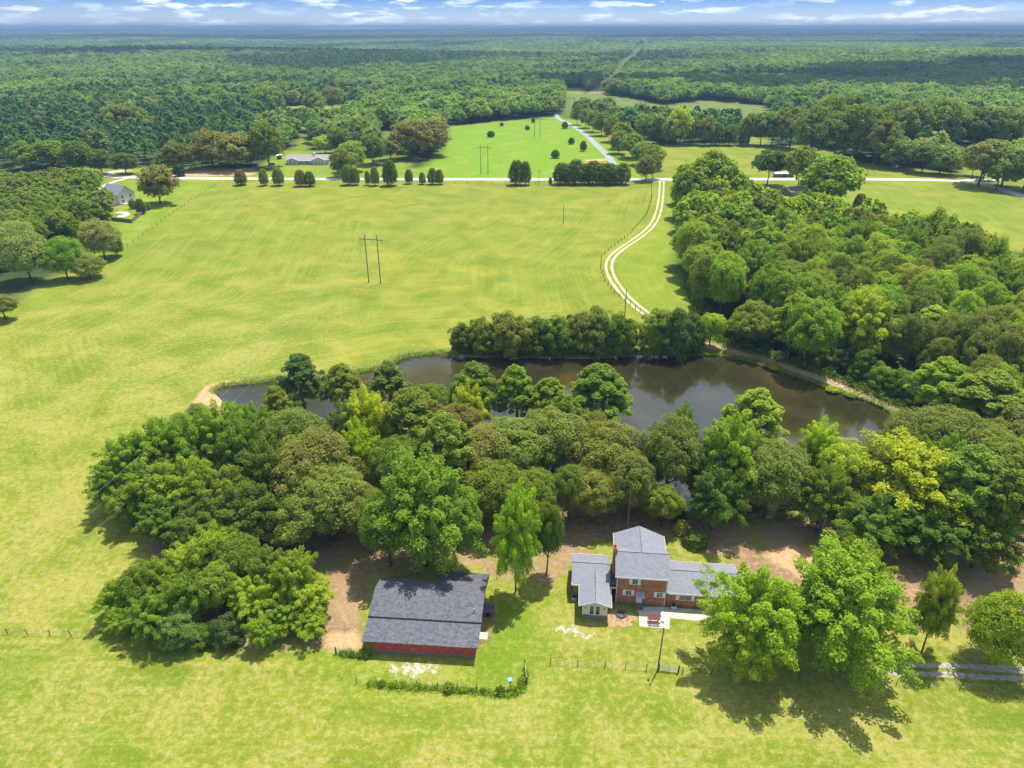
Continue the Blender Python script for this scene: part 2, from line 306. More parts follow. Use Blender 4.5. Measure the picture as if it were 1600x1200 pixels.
    z1 = N('ShaderNodeAttribute'); z1.attribute_name = 'zone'; s1 = N('ShaderNodeSeparateColor'); L(z1.outputs['Color'], s1.inputs[0])
    z2 = N('ShaderNodeAttribute'); z2.attribute_name = 'zone2'; s2 = N('ShaderNodeSeparateColor'); L(z2.outputs['Color'], s2.inputs[0])
    swn = N('ShaderNodeAttribute'); swn.attribute_name = 'swath'
    big = noise(0.012, 3, 0.5); mid = noise(0.07, 6, 0.62, dist=0.5); fine = noise(0.9, 6, 0.75); vf = noise(2.6, 4, 0.8)
    # swath vector: across-swath coordinate stretched, along it smooth
    sp = N('ShaderNodeSeparateXYZ'); L(pos, sp.inputs[0])
    cb = N('ShaderNodeCombineXYZ'); L(math_('MULTIPLY', swn.outputs['Fac'], 0.75), cb.inputs[0]); L(math_('MULTIPLY', sp.outputs[0], 0.018), cb.inputs[1]); L(math_('MULTIPLY', sp.outputs[1], 0.018), cb.inputs[2])
    swa = noise(1.0, 4, 0.65, cb.outputs[0])
    grass = mix(mr(mid, 0.35, 0.65), (0.146, 0.200, 0.015), (0.264, 0.276, 0.026))
    grass = mix(mr(big, 0.4, 0.62), grass, mix(0.35, grass, (0.110, 0.195, 0.014)))
    f = math_('ADD', math_('MULTIPLY', swa, 0.52), math_('MULTIPLY', fine, 0.48))
    grass = mix(mr(f, 0.50, 0.64, 0, 0.55), grass, (0.345, 0.335, 0.07))      # straw left by the mower
    grass = mix(mr(f, 0.36, 0.46, 0.55, 0), grass, (0.105, 0.160, 0.016))
    # drier near ground: more tan towards the foreground paddock
    spot = math_('ADD', math_('MULTIPLY', mid, 0.38), math_('MULTIPLY', fine, 0.62))
    dryf = math_('MULTIPLY', mr(spot, 0.47, 0.60), math_('MAXIMUM', mr(sp.outputs[1], 70, 240, 0.92, 0.15), math_('MULTIPLY', mr(sp.outputs[0], -60, -30, 0.85, 0), mr(sp.outputs[1], 170, 300, 1, 0.2))))
    grass = mix(dryf, grass, (0.355, 0.315, 0.10))
    lawnc = mix(mr(fine, 0.35, 0.65), (0.125, 0.255, 0.010), (0.205, 0.325, 0.018))
    lawnc = mix(mr(mid, 0.52, 0.66), lawnc, (0.26, 0.30, 0.045))
    col = mix(s1.outputs[2], grass, lawnc)
    pastc = mix(mr(mid, 0.35, 0.65), (0.11, 0.16, 0.035), (0.20, 0.22, 0.06))
    col = mix(s2.outputs[1], col, pastc)
    dirtc = mix(mr(mid, 0.38, 0.62), (0.21, 0.135, 0.07), (0.34, 0.235, 0.13))
    dirtc = mix(mr(fine, 0.48, 0.62, 0, 0.7), dirtc, (0.44, 0.31, 0.18))
    dirtc = mix(mr(noise(0.16, 5, 0.6), 0.52, 0.62, 0, 0.8), dirtc, (0.22, 0.25, 0.035))
    wob = math_('MULTIPLY_ADD', noise(0.25, 5, 0.65), 1.1, -0.55)
    col = mix(mr(math_('ADD', s1.outputs[0], wob), 0.42, 0.58), col, dirtc)
    sandc = mix(mr(fine, 0.35, 0.65), (0.46, 0.27, 0.13), (0.56, 0.38, 0.21))
    col = mix(mr(math_('ADD', s1.outputs[1], math_('MULTIPLY', wob, 0.7)), 0.42, 0.62), col, sandc)
    col = mix(mr(math_('ADD', s2.outputs[2], wob), 0.35, 0.6), col, mix(mr(fine, 0.4, 0.6), (0.10, 0.17, 0.02), (0.26, 0.22, 0.08)))
    z3 = N('ShaderNodeAttribute'); z3.attribute_name = 'zone3'
    col = mix(mr(math_('ADD', math_('MULTIPLY', z3.outputs['Fac'], 0.62), math_('MULTIPLY_ADD', noise(0.75, 6, 0.75, dist=0.4), 2.3, -1.15)), 0.52, 0.70), col, mix(mr(vf, 0.35, 0.65), (0.36, 0.33, 0.24), (0.54, 0.51, 0.44)))
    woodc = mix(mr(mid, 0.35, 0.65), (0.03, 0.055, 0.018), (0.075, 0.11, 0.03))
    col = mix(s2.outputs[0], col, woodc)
    col = mix(0.5, col, mix(1.0, col, mix(mr(vf, 0.3, 0.7), (0.5, 0.56, 0.45), (1.5, 1.44, 1.5)), 'MULTIPLY'))
    L(col, b.inputs['Base Color'])
    bp = N('ShaderNodeBump'); bp.inputs['Strength'].default_value = 0.35; bp.inputs['Distance'].default_value = 0.25; L(fine, bp.inputs['Height']); L(bp.outputs[0], b.inputs['Normal'])
    L(b.outputs[0], out.inputs[0])
make_ground()
def sheet(name, pts, z, mat, kind='structure', **k):
    me = bpy.data.meshes.new(name); bm = bmesh.new()
    f = bm.faces.new([bm.verts.new((a, b, z)) for a, b in pts]); bmesh.ops.triangulate(bm, faces=[f]); bmesh.ops.recalc_face_normals(bm, faces=bm.faces)
    if sum(q.normal.z for q in bm.faces) < 0: bmesh.ops.reverse_faces(bm, faces=bm.faces)
    bm.to_mesh(me); bm.free(); me.materials.append(mat); o = bpy.data.objects.new(name, me); COL.objects.link(o); return tag(o, kind=kind, **k)
def watermat():
    m, nt, N, L = newmat('pond_water'); out = N('ShaderNodeOutputMaterial'); b = N('ShaderNodeBsdfPrincipled')
    b.inputs['Roughness'].default_value = 0.06; b.inputs['IOR'].default_value = 1.6; b.inputs['Specular IOR Level'].default_value = 0.75
    geo = N('ShaderNodeNewGeometry'); n = N('ShaderNodeTexNoise'); n.inputs['Scale'].default_value = 0.035; n.inputs['Detail'].default_value = 4; n.inputs['Distortion'].default_value = 0.6; L(geo.outputs['Position'], n.inputs[0])
    r = ramp(N, [(0.40, (0.026, 0.024, 0.009)), (0.54, (0.042, 0.038, 0.013)), (0.67, (0.095, 0.058, 0.014))]); L(n.outputs[0], r.inputs[0]); L(r.outputs[0], b.inputs['Base Color'])
    mp = N('ShaderNodeMapping'); mp.inputs['Scale'].default_value = (1.2, 2.2, 1); L(geo.outputs['Position'], mp.inputs[0])
    n2 = N('ShaderNodeTexNoise'); n2.inputs['Scale'].default_value = 1.6; n2.inputs['Detail'].default_value = 3; L(mp.outputs[0], n2.inputs[0])
    bp = N('ShaderNodeBump'); bp.inputs['Strength'].default_value = 0.10; bp.inputs['Distance'].default_value = 0.05; L(n2.outputs[0], bp.inputs['Height']); L(bp.outputs[0], b.inputs['Normal'])
    L(b.outputs[0], out.inputs[0]); return m
WATER = watermat()
def grow(pts, g):
    cx = sum(p[0] for p in pts)/len(pts); cy = sum(p[1] for p in pts)/len(pts)
    return pts
sheet('water', POND, -0.42, WATER); 
_c = (sum(p[0] for p in POND2)/len(POND2), sum(p[1] for p in POND2)/len(POND2))
sheet('water', [(_c[0]+(a-_c[0])*1.0, _c[1]+(b-_c[1])*1.0) for a, b in POND2], float(hills(np.array(_c[0]), np.array(_c[1])))-0.4, WATER)
def gz(x, y): return float(hills(np.array(float(x)), np.array(float(y))))
# ------------------------------------------------------------------ roads
def ribbon(mb, pts, width, z=0.03, off=0.0, sm=2, jit=0.0, wf=None):
    pts = chaikin(pts, sm, False); 
    # resample
    out = []
    for i in range(len(pts)-1):
        a, b = pts[i], pts[i+1]; l = math.hypot(b[0]-a[0], b[1]-a[1]); n = max(1, int(l/3))
        for k in range(n): out.append((a[0]+(b[0]-a[0])*k/n, a[1]+(b[1]-a[1])*k/n))
    out.append(pts[-1]); vs = []; 
    for i, p_ in enumerate(out):
        a = out[max(0, i-1)]; b = out[min(len(out)-1, i+1)]; dx, dy = b[0]-a[0], b[1]-a[1]; l = math.hypot(dx, dy)+1e-9; nx, ny = -dy/l, dx/l
        wd = width*(1+random.uniform(-jit, jit)); cx, cy = p_[0]+nx*off, p_[1]+ny*off; g = gz(cx, cy)+z
        vs += [(cx+nx*wd/2, cy+ny*wd/2, g), (cx-nx*wd/2, cy-ny*wd/2, g)]
    fs = [(2*i, 2*i+1, 2*i+3, 2*i+2) for i in range(len(out)-1)]
    mb.add(vs, fs); return mb
ASPH = simple('bleached_asphalt', (0.60, 0.57, 0.52), (0.50, 0.475, 0.43), scale=0.6, rough=0.85)
ASPH2 = simple('grey_asphalt', (0.36, 0.37, 0.39), (0.30, 0.31, 0.33), scale=0.6, rough=0.85)
GRAV = simple('pale_gravel', (0.66, 0.56, 0.42), (0.46, 0.40, 0.26), scale=0.9, rough=0.95, c3=(0.34, 0.34, 0.12), scale2=1.6)
def road(name, pxs, width, mat, z=0.03, **k):
    o = ribbon(MB(), poly(pxs), width, z, **k).build(name, mat); o['kind'] = 'structure'; return o
road('road', [(100,272),(150,270.5),(200,277),(260,278.5),(500,279.8),(760,280.2),(1000,280.2),(1250,280),(1400,280.2),(1480,281.5),(1530,287),(1570,297),(1640,320),(1800,380)], 7.6, ASPH, 0.034)
road('side_road', [(190,277),(150,273.5),(165,270),(205,265)], 7.0, ASPH, 0.030)
road('side_road', [(1500,283),(1530,280.5),(1562,281)], 6.0, ASPH, 0.038)
road('driveway', [(205,277),(180,283),(160,291),(155,300)], 3.4, ASPH, 0.042)
road('driveway', [(966,279),(958,252),(938,232),(915,210),(900,199),(885,191),(872,186),(868,178)], 5.2, ASPH2, 0.042)
road('driveway', [(255,276),(300,273),(345,268),(400,262),(432,258)], 3.4, GRAV, 0.046, jit=0.15)
TRACKP = [(1034,281),(1034,295),(1031,325),(1022,350),(1000,370),(965,392),(951,408),(952,428),(972,458),(1000,484),(1040,510),(1085,534),(1130,546),(1190,560),(1250,580),(1320,606),(1400,640),(1460,665)]
tm = MB()
ribbon(tm, poly(TRACKP[:11]), 1.05, 0.034, off=1.15, jit=0.22); ribbon(tm, poly(TRACKP[:11]), 1.05, 0.034, off=-1.15, jit=0.22)
o = tm.build('gravel_track', GRAV); o['kind'] = 'structure'
DAMG = simple('worn_dam_path', (0.36, 0.27, 0.16), (0.26, 0.22, 0.10), scale=0.7, rough=0.95, c3=(0.50, 0.40, 0.27), scale2=1.3)
road('dam_path', TRACKP[11:], 3.2, DAMG, 0.034, jit=0.25)
LANE = [(1385,1043),(1400,1044.5),(1430,1046),(1480,1047),(1560,1052),(1700,1060)]
tm = MB()
for off, wd in ((0.85, 1.1), (-0.85, 1.0)): ribbon(tm, poly(LANE), wd, 0.034, off=off, jit=0.3)
GRAVG = simple('grey_gravel', (0.44, 0.41, 0.36), (0.34, 0.31, 0.25), scale=1.2, rough=0.95, c3=(0.22, 0.24, 0.06), scale2=1.1)
o = tm.build('gravel_lane', GRAVG); o['kind'] = 'structure'
# white gravel patches with a ragged edge
def patch(name, cx, cy, rx, ry, mat, z, seed, rag=0.35, **k):
    r = random.Random(seed); n = 46; ph = [r.uniform(0, 6.28) for _ in range(5)]
    pts = []
    for i in range(n):
        t = 2*math.pi*i/n; q = 1+rag*(0.4*math.sin(2*t+ph[0])+0.35*math.sin(5*t+ph[1])+0.35*math.sin(9*t+ph[2])+r.uniform(-.2, .2))
        pts.append((cx+rx*q*math.cos(t), cy+ry*q*math.sin(t)))
    return sheet(name, pts, z, mat, **k)
WGRAV = simple('white_gravel', (0.72, 0.69, 0.64), (0.58, 0.54, 0.48), scale=2, rough=0.95, c3=(0.34, 0.34, 0.12), scale2=1.1)
# ------------------------------------------------------------------ tree prototypes
def mesh_from_quads(name, V, mats, mi=None):
    n = len(V)//4; me = bpy.data.meshes.new(name); me.vertices.add(len(V)); me.vertices.foreach_set('co', V.astype(np.float32).ravel())
    me.loops.add(4*n); me.loops.foreach_set('vertex_index', np.arange(4*n)); me.polygons.add(n)
    me.polygons.foreach_set('loop_start', np.arange(n)*4); me.polygons.foreach_set('loop_total', np.full(n, 4))
    if mi is not None: me.polygons.foreach_set('material_index', mi)
    me.update()
    for m in mats: me.materials.append(m)
    return me
def leaf_quads(rng, C, Nn, size, asp=1.5, jitter=0.75):
    n = len(C); Nn = Nn+rng.normal(0, jitter, (n, 3)); Nn /= np.linalg.norm(Nn, axis=1)[:, None]+1e-9
    R = rng.normal(size=(n, 3)); A = np.cross(Nn, R); A /= np.linalg.norm(A, axis=1)[:, None]+1e-9; B = np.cross(Nn, A)
    s = size*rng.uniform(0.6, 1.35, (n, 1)); a = A*s*asp*0.5; b = B*s*0.5
    return np.stack([C-a*0.9, C-b+a*0.1, C+a*1.1, C+b-a*0.05], 1).reshape(-1, 3)
def crown_pts(kind, rng, n_cl, per):
    """unit tree: height 1, crown diameter 1 in x/y. returns leaf centres and normals"""
    Cs = []; Ns = []; cl = []
    if kind in ('round', 'oak', 'ragged', 'wide', 'bush', 'low'):
        z0, z1 = {'bush': (-0.30, 1.0), 'low': (0.02, 1.0), 'round': (0.18, 1.0), 'oak': (0.15, 0.97), 'ragged': (0.12, 1.0), 'wide': (0.22, 0.98)}[kind]
        zc = (z0+z1)/2; rz = (z1-z0)/2
        lob = [(rng.uniform(0, 6.28), rng.uniform(-0.5, 1), rng.uniform(0.10, 0.28)) for _ in range(7)]
        if kind in ('ragged', 'oak', 'low'): lob = [(a_, b_, c_*1.6) for a_, b_, c_ in lob]
        for i in range(n_cl):
            t = i*2.39996+rng.uniform(-.3, .3); c = 1-2*(i+0.5)/n_cl; c = np.clip(c+rng.uniform(-.08, .08), -1, 1)
            if c < -0.75: continue
            s = math.sqrt(1-c*c); d = np.array([s*math.cos(t), s*math.sin(t), c])
            rr = rng.uniform(0.58, 0.90)
            for (lt, lz, la) in lob:
                ld = np.array([math.cos(lt)*math.sqrt(1-min(1, lz*lz)), math.sin(lt)*math.sqrt(1-min(1, lz*lz)), lz]); rr += la*max(0, float(d@ld))**6
            if kind in ('ragged', 'bush'): rr *= rng.uniform(0.60, 1.14)
            taper = 1.0 if c < 0 else (1-0.12*c)
            p_ = np.array([d[0]*0.40*rr*taper*1.12, d[1]*0.40*rr*taper*1.12, zc+d[2]*rz*0.86*min(rr, 1.05)])
            cl.append((p_, d, {'round': 0.10, 'oak': 0.085, 'ragged': 0.088, 'wide': 0.10, 'bush': 0.11, 'low': 0.12}[kind]*rng.uniform(0.65, 1.35)))
        # inner fill
        for i in range(n_cl//3):
            d = rng.normal(size=3); d /= np.linalg.norm(d); q = rng.uniform(0.2, 0.55)
            cl.append((np.array([d[0]*0.4*q, d[1]*0.4*q, zc+d[2]*rz*q]), d, 0.10))
    elif kind == 'pine':
        # whorls of separated needle pads
        for i in range(n_cl):
            u = rng.uniform(0, 1)**0.8; z = 0.34+0.64*u
            r = (0.5*(1-u**2.2)*0.9+0.06)*rng.uniform(0.35, 1.0)
            t = rng.uniform(0, 6.28); d = np.array([math.cos(t), math.sin(t), 0.55])
            cl.append((np.array([r*math.cos(t), r*math.sin(t), z+0.04*r]), d, rng.uniform(0.050, 0.092)))
    elif kind == 'cedar':
        for i in range(n_cl):
            u = (i+0.5)/n_cl; z = 0.10+0.86*u; r = 0.46*max(0.12, math.sin((0.14+0.80*u)*math.pi))**0.55*rng.uniform(0.82, 1.08)*(1-0.30*u)
            t = i*2.39996; d = np.array([math.cos(t), math.sin(t), 0.5]); cl.append((np.array([r*math.cos(t)*0.85, r*math.sin(t)*0.85, z*0.96]), d, 0.095*rng.uniform(.8, 1.2)))
        for i in range(n_cl//4):
            cl.append((np.array([0, 0, rng.uniform(0.15, 0.85)]), np.array([0, 0, 1.]), 0.12))
    elif kind == 'shrub':
        for i in range(n_cl):
            t = i*2.39996; c = 1-1.15*(i+0.5)/n_cl; s = math.sqrt(1-c*c); rr = rng.uniform(0.75, 1.05)
            d = np.array([s*math.cos(t), s*math.sin(t), c]); cl.append((np.array([d[0]*.40*rr, d[1]*.40*rr, 0.12+max(0.02, c)*0.76*rr]), d, 0.12*rng.uniform(.8, 1.2)))
    for p_, d, r in cl:
        dirs = rng.normal(size=(per, 3)); dirs /= np.linalg.norm(dirs, axis=1)[:, None]
        dirs[:, 2] = np.where(dirs[:, 2] < -0.25, -dirs[:, 2], dirs[:, 2])
        rad = r*rng.uniform(0.5, 1.0, (per, 1))**0.5
        fl = 0.92 if kind != 'pine' else 0.72
        off = dirs*rad*np.array([1.0, 1.0, fl])
        if kind == 'ragged': # sprays reaching outwards
            k = rng.uniform(0, 1, (per, 1)); off = off*(1-0.45*k)+np.array(d)*k*r*1.5
        Cs.append(p_+off); Ns.append(dirs*0.7+np.array(d)*0.5+np.array([0, 0, 0.7]))
    return np.concatenate(Cs), np.concatenate(Ns), cl
def trunk_mesh(name, kind, rng, cl, hgt, dia):
    mb = MB(); nseg = {'pine': 7}.get(kind, 5); x = y = 0.0; zt = {'pine': 0.95, 'shrub': 0.3, 'cedar': 0.8}.get(kind, 0.62)
    r0 = {'pine': 0.016, 'shrub': 0.012, 'cedar': 0.018}.get(kind, 0.020)*hgt; pts = [(0, 0, -0.01*hgt)]
    for i in range(1, nseg+1):
        x += rng.uniform(-.012, .012)*hgt; y += rng.uniform(-.012, .012)*hgt; pts.append((x, y, zt*hgt*i/nseg))
    for i in range(nseg): mb.tube(pts[i], pts[i+1], r0*(1-0.8*i/nseg), r0*(1-0.8*(i+1)/nseg), 7)
    idx = rng.choice(len(cl), min(len(cl), 22 if kind != 'shrub' else 6), replace=False)
    for j in idx:
        p_ = cl[j][0]; tip = Vector((p_[0]*dia, p_[1]*dia, p_[2]*hgt)); zz = min(zt*hgt, max(0.12*hgt, tip.z-0.18*hgt*(1 if kind != 'pine' else 0.1)))
        k = min(nseg-1, int(zz/(zt*hgt)*nseg)); f = zz/(zt*hgt)*nseg-k
        a = Vector(pts[k]).lerp(Vector(pts[k+1]), min(1, f)); m_ = a.lerp(tip, 0.5)+Vector((0, 0, 0.02*hgt))
        mb.tube(a, m_, r0*0.32, r0*0.2, 5); mb.tube(m_, tip, r0*0.2, r0*0.06, 4)
    me = bpy.data.meshes.new(name); me.from_pydata([tuple(v) for v in mb.v], [], mb.f); me.materials.append(BARK); me.shade_smooth(); return me
PROTO = {}
# kind: (ref height, ref diameter, clumps, leaves per clump, leaf size m)
SPEC = {'round': (17, 12, 190, 240, 0.205), 'oak': (16, 13, 260, 180, 0.19), 'ragged': (14, 11, 180, 220, 0.20), 'wide': (15, 15, 200, 240, 0.22),
        'bush': (8, 8, 120, 230, 0.16), 'low': (12, 11, 170, 200, 0.20), 'pine': (20, 9, 175, 150, 0.18), 'cedar': (6, 4.4, 70, 110, 0.20), 'shrub': (3, 3.6, 50, 90, 0.16)}
VARS = {'bush': 3, 'low': 2, 'round': 4, 'oak': 3, 'ragged': 3, 'wide': 2, 'pine': 3, 'cedar': 2, 'shrub': 2}
for k, (hh, dd, nc, per, ls) in SPEC.items():
    for v in range(VARS[k]):
        rng = np.random.default_rng(hash((len(k), v, ord(k[0]))) % 9999)
        C, Nn, cl = crown_pts(k, rng, nc, per); C = C*np.array([dd, dd, hh])
        cm = mesh_from_quads('crown', leaf_quads(rng, C, Nn, ls, 1.5 if k != 'pine' else 2.6), [LEAF])
        PROTO[(k, v)] = (cm, trunk_mesh('trunk', k, rng, cl, hh, dd), hh, dd)
# middle distance: leaner crown
for k in ('round', 'oak', 'wide', 'pine', 'cedar', 'ragged', 'low'):
    for v in range(3):
        hh, dd = SPEC.get(k, (14, 12))[:2]; rng = np.random.default_rng(500+v+ord(k[0])); C, Nn, cl = crown_pts(k, rng, 110, 70); C = C*np.array([dd, dd, hh])
        PROTO[(k, 'm%d' % v)] = (mesh_from_quads('crown', leaf_quads(rng, C, Nn, 0.46*dd/12, 1.4), [LEAF]), trunk_mesh('trunk', k, rng, cl, hh, dd), hh, dd)
# ------------------------------------------------------------------ placing trees
TINT = {'bright green': (0.254,0.369,0.024), 'mid green': (0.206,0.288,0.026), 'olive green': (0.222,0.265,0.042), 'dark green': (0.142,0.217,0.023), 'yellow green': (0.395,0.485,0.020),
        'bluish green': (0.146,0.237,0.054), 'brownish olive': (0.260,0.248,0.049), 'pale green': (0.382,0.419,0.110), 'deep green': (0.079,0.127,0.026), 'fresh green': (0.324,0.424,0.028)}
NAMES = {'bush': 'bank_shrub', 'low': 'broadleaf_tree', 'round': 'broadleaf_tree', 'oak': 'oak_tree', 'ragged': 'broadleaf_tree', 'wide': 'broadleaf_tree', 'pine': 'pine_tree', 'cedar': 'cedar_tree', 'shrub': 'shrub'}
CATS = {'shrub': 'shrub', 'bush': 'shrub'}
NT = [0]; EXTRA = []; TREES = []
def Yz(y): return U(800, y)[1]
def place_tree(kind, x, y, h, dia, tint, label, group=None, mid=False, single=False, sub=0.0):
    v = ('m%d' % random.randrange(3)) if mid else random.randrange(VARS[kind])
    cm, tm_, hh, dd = PROTO[(kind, v)]
    rt = empty(NAMES[kind], (x, y, gz(x, y)-sub), random.uniform(0, 6.28), label=label, cat=CATS.get(kind, 'tree'), group=group)
    rt.scale = (dia/dd, dia/dd, h/hh)
    c = TINT[tint]; j = random.uniform(0.85, 1.15); g = random.uniform(-.12, .12)
    for nm, me in (('crown', cm), ('trunk', tm_)):
        o = bpy.data.objects.new(nm, me); COL.objects.link(o); o.parent = rt; o.color = (c[0]*j*(1+g), c[1]*j, c[2]*j, 1)
    NT[0] += 1; TREES.append((x, y, dia)); return rt
def T(kind, tint, x, ytop, wpx, label, h=None, by=None, group=None, dx=0):
    if kind in ('round', 'oak', 'wide') and by is not None and by < 460 and x+wpx < 1000 or (kind == 'round' and by is not None and by < 295 and wpx < 90): kind = 'low'; wpx *= 1.08
    if kind == 'cedar': wpx *= 1.3*random.uniform(0.82, 1.18); ytop += random.uniform(-2, 1.5)
    if by is not None:
        yb = Yz(by); h = H*(1-yb/Yz(ytop)) if ytop > 60 else 15
    X, Y = U(x+dx, ytop, h)
    a = Y*math.cos(P)+(H-h*0.6)*math.sin(P); dia = wpx*a/F
    return place_tree(kind, X, Y, h, dia, tint, label, group, mid=(Y > 300))
def ordn(n):
    w_ = ['','first','second','third','fourth','fifth','sixth','seventh','eighth','ninth','tenth','eleventh','twelfth','thirteenth','fourteenth','fifteenth','sixteenth','seventeenth','eighteenth','nineteenth']
    if n < 20: return w_[n]
    t = {2:'twenty',3:'thirty',4:'forty'}[n//10]; return (t+'-'+w_[n%10]) if n % 10 else {2:'twentieth',3:'thirtieth',4:'fortieth'}[n//10]
def hand_trees():
    g1 = 'trees of the grove between field and pond'; g2 = 'thicket at the left of the barn'; g3 = 'bushes along the far bank of the pond'; g4 = 'big trees in front of the brick house'
    # left end of the grove
    T('ragged','bright green',238,668,92,'bright green treetop high on the far left end of grove',h=15,group=g1)
    T('ragged','bright green',192,690,84,'bright green tree left of the leftmost high treetop',h=13,group=g1)
    T('ragged','bright green',168,724,68,'outermost bright green tree at the left end of the grove',h=10.5,group=g1)
    T('ragged','bright green',290,662,84,'bright green tree right of the leftmost high treetop',h=15.5,group=g1)
    T('ragged','bright green',335,640,88,'tallest bright green tree in left part of grove',h=16.5,group=g1)
    T('ragged','mid green',372,668,80,'mid green tree right of the tallest left one',h=16,group=g1)
    T('ragged','dark green',412,698,92,'dark green tree between bright left trees and olive oak',h=16,group=g1)
    T('ragged','mid green',232,728,86,'mid green tree in the second row at left end',h=12,group=g1)
    T('ragged','bright green',282,722,84,'bright green tree, second row, below the high treetops',h=13,group=g1)
    T('ragged','mid green',335,735,90,'mid green tree in second row of the left grove',h=13.5,group=g1)
    T('ragged','dark green',385,765,92,'dark green tree low above the brown shade, left grove',h=12,group=g1)
    T('ragged','dark green',250,782,78,'low dark tree at the field edge under left grove',h=9,group=g1)
    T('ragged','dark green',312,795,84,'low dark tree just behind the thicket',h=9,group=g1)
    T('ragged','mid green',192,768,56,'low mid green tree at the left grove tip',h=8,group=g1)
    T('oak','mid green',304,632,42,'small green oak beside the orange sandy pond end',h=7,group=g1)
    T('oak','mid green',280,645,46,'small green oak at the field edge left of sandy bank',h=7,group=g1)
    T('pine','mid green',376,634,46,'small pine in front of the sandy left pond end',h=8,group=g1)
    T('ragged','bright green',395,640,66,'bright green tree left of the narrow pond arm',h=14,group=g1)
    T('pine','bluish green',465,556,86,'tallest dark pine at left end of the pond',h=17,group=g1)
    T('pine','mid green',428,606,62,'open pine before the narrow grey pond arm',h=13,group=g1)
    T('pine','mid green',530,572,76,'pine between the tall left pine and the pond',h=15,group=g1)
    T('oak','olive green',455,640,110,'olive oak in back row of grove below narrow pond arm',h=16,group=g1)
    T('pine','olive green',606,568,82,'open crowned pine standing against the grey pond bend',h=17,group=g1)
    T('oak','brownish olive',482,675,140,'large brownish olive oak left of the yellow green tree',h=18,group=g1)
    T('oak','olive green',505,738,140,'olive oak at the front edge of grove left of barn roof',h=15,group=g1)
    T('oak','olive green',462,770,100,'small olive oak above dark ground left of barn',h=11,group=g1)
    T('ragged','yellow green',568,618,72,'narrow yellow green tree in the middle left of grove',h=18,group=g1)
    T('ragged','yellow green',556,662,60,'lower yellow green tree hugging the brownish olive oak',h=16,group=g1)
    T('pine','mid green',640,610,110,'broad pine behind the big oak in the grove centre',h=19,group=g1)
    T('pine','mid green',690,650,120,'green pine crown directly above the big front tree',h=20,group=g1)
    T('ragged','mid green',655,728,150,'biggest round tree of grove with trunk behind barn',h=21,group=g1)
    T('round','mid green',600,775,95,'low green crown at the left foot of the biggest tree',h=15,group=g1)
    T('round','mid green',706,765,95,'green crown at right foot of the biggest grove tree',h=17,group=g1)
    T('ragged','yellow green',730,604,56,'yellow green treetop near the pond bend, grove centre',h=15,group=g1)
    T('pine','mid green',742,570,88,'light pine on the pond bank left of the reddish pine',h=18,group=g1)
    T('oak','brownish olive',700,638,100,'brownish oak crown in the grove centre near pond',h=15,group=g1)
    T('oak','brownish olive',748,668,120,'brownish oak crown below the light pine on the bank',h=16,group=g1)
    T('pine','bright green',806,574,76,'green pine with reddish trunk on the pond bank',h=17,group=g1)
    T('pine','mid green',858,594,84,'pine on the bank right of the reddish trunk pine',h=16,group=g1)
    T('pine','mid green',938,574,118,'tall open pine overhanging the middle of the pond',h=19,group=g1)
    T('pine','mid green',885,620,80,'lower pine just left of the tall pond pine',h=17,group=g1)
    T('round','olive green',800,655,120,'rounded olive tree behind the pair of small front trees',h=16,group=g1)
    T('round','olive green',865,640,125,'rounded light olive tree behind the small front trees',h=17,group=g1)
    T('round','mid green',775,725,110,'green tree right of the biggest grove tree',h=14,group=g1)
    T('round','mid green',835,735,90,'green tree behind the bright small tree by barn',h=13,group=g1)
    T('round','dark green',893,725,62,'ivy covered dark narrow tree left of the house yard',h=13,group=g1)
    T('round','olive green',952,668,110,'olive tree right of tall pond pine behind house',h=17,group=g1)
    T('round','olive green',930,735,90,'olive tree behind the brick chimney end of house',h=12,group=g1)
    T('round','olive green',988,715,85,'greyish olive tree directly behind the two storey house',h=14,group=g1)
    T('oak','olive green',1053,652,105,'upright olive tree against the pond behind the house',h=19,group=g1)
    T('ragged','bright green',1071,640,40,'small bright treetop above the upright olive tree',h=17,group=g1)
    T('round','mid green',1040,760,70,'mid green understorey tree behind house, pond glinting above',h=9,group=g1)
    T('pine','fresh green',1186,612,108,'light green pine standing out over the right pond',h=18,group=g1)
    T('ragged','bright green',1150,664,105,'bright green tree left of the olive oak behind wing',h=18,group=g1)
    T('ragged','dark green',1125,745,85,'dark green tree foot behind the one storey wing',h=12,group=g1)
    T('oak','olive green',1214,698,128,'olive oak behind the one storey wing of house',h=16,group=g1)
    T('ragged','yellow green',1288,664,60,'slim yellow green tree at the right pond shore',h=15,group=g1)
    T('ragged','bright green',1258,690,44,'small bright tree between olive oak and slim yellow tree',h=12,group=g1)
    T('ragged','mid green',1296,740,80,'green tree with two dark trunks at the right shore',h=13,group=g1)
    T('round','fresh green',1338,694,90,'light green tree left of the olive crowns, pond corner',h=14,group=g1)
    T('oak','olive green',1462,646,125,'broad olive crown at the right corner of the pond',h=16,group=g1)
    T('oak','olive green',1418,706,115,'olive oak behind the bright yellow tree',h=15,group=g1)
    T('oak','olive green',1500,640,140,'olive crown in the back row right of pond corner',h=16,group=g1)
    T('ragged','bright green',1490,688,90,'bright green crown just behind the yellow green tree',h=16,group=g1)
    T('ragged','yellow green',1450,706,165,'large bright yellow green tree, right part of grove',h=17,group=g1)
    T('ragged','mid green',1370,780,100,'shaded green tree below left of the yellow green tree',h=12,group=g1)
    T('pine','mid green',1536,705,135,'tall mid green pine right of the yellow green tree',h=20,group=g1)
    T('pine','mid green',1592,740,110,'pine at the right picture edge behind the lane',h=19,group=g1)
    T('round','mid green',1580,680,110,'green crown above the pines at the right edge',h=16,group=g1)
    T('pine','mid green',1560,585,150,'wide pine at right edge beyond the pond corner',h=19,group=g1)
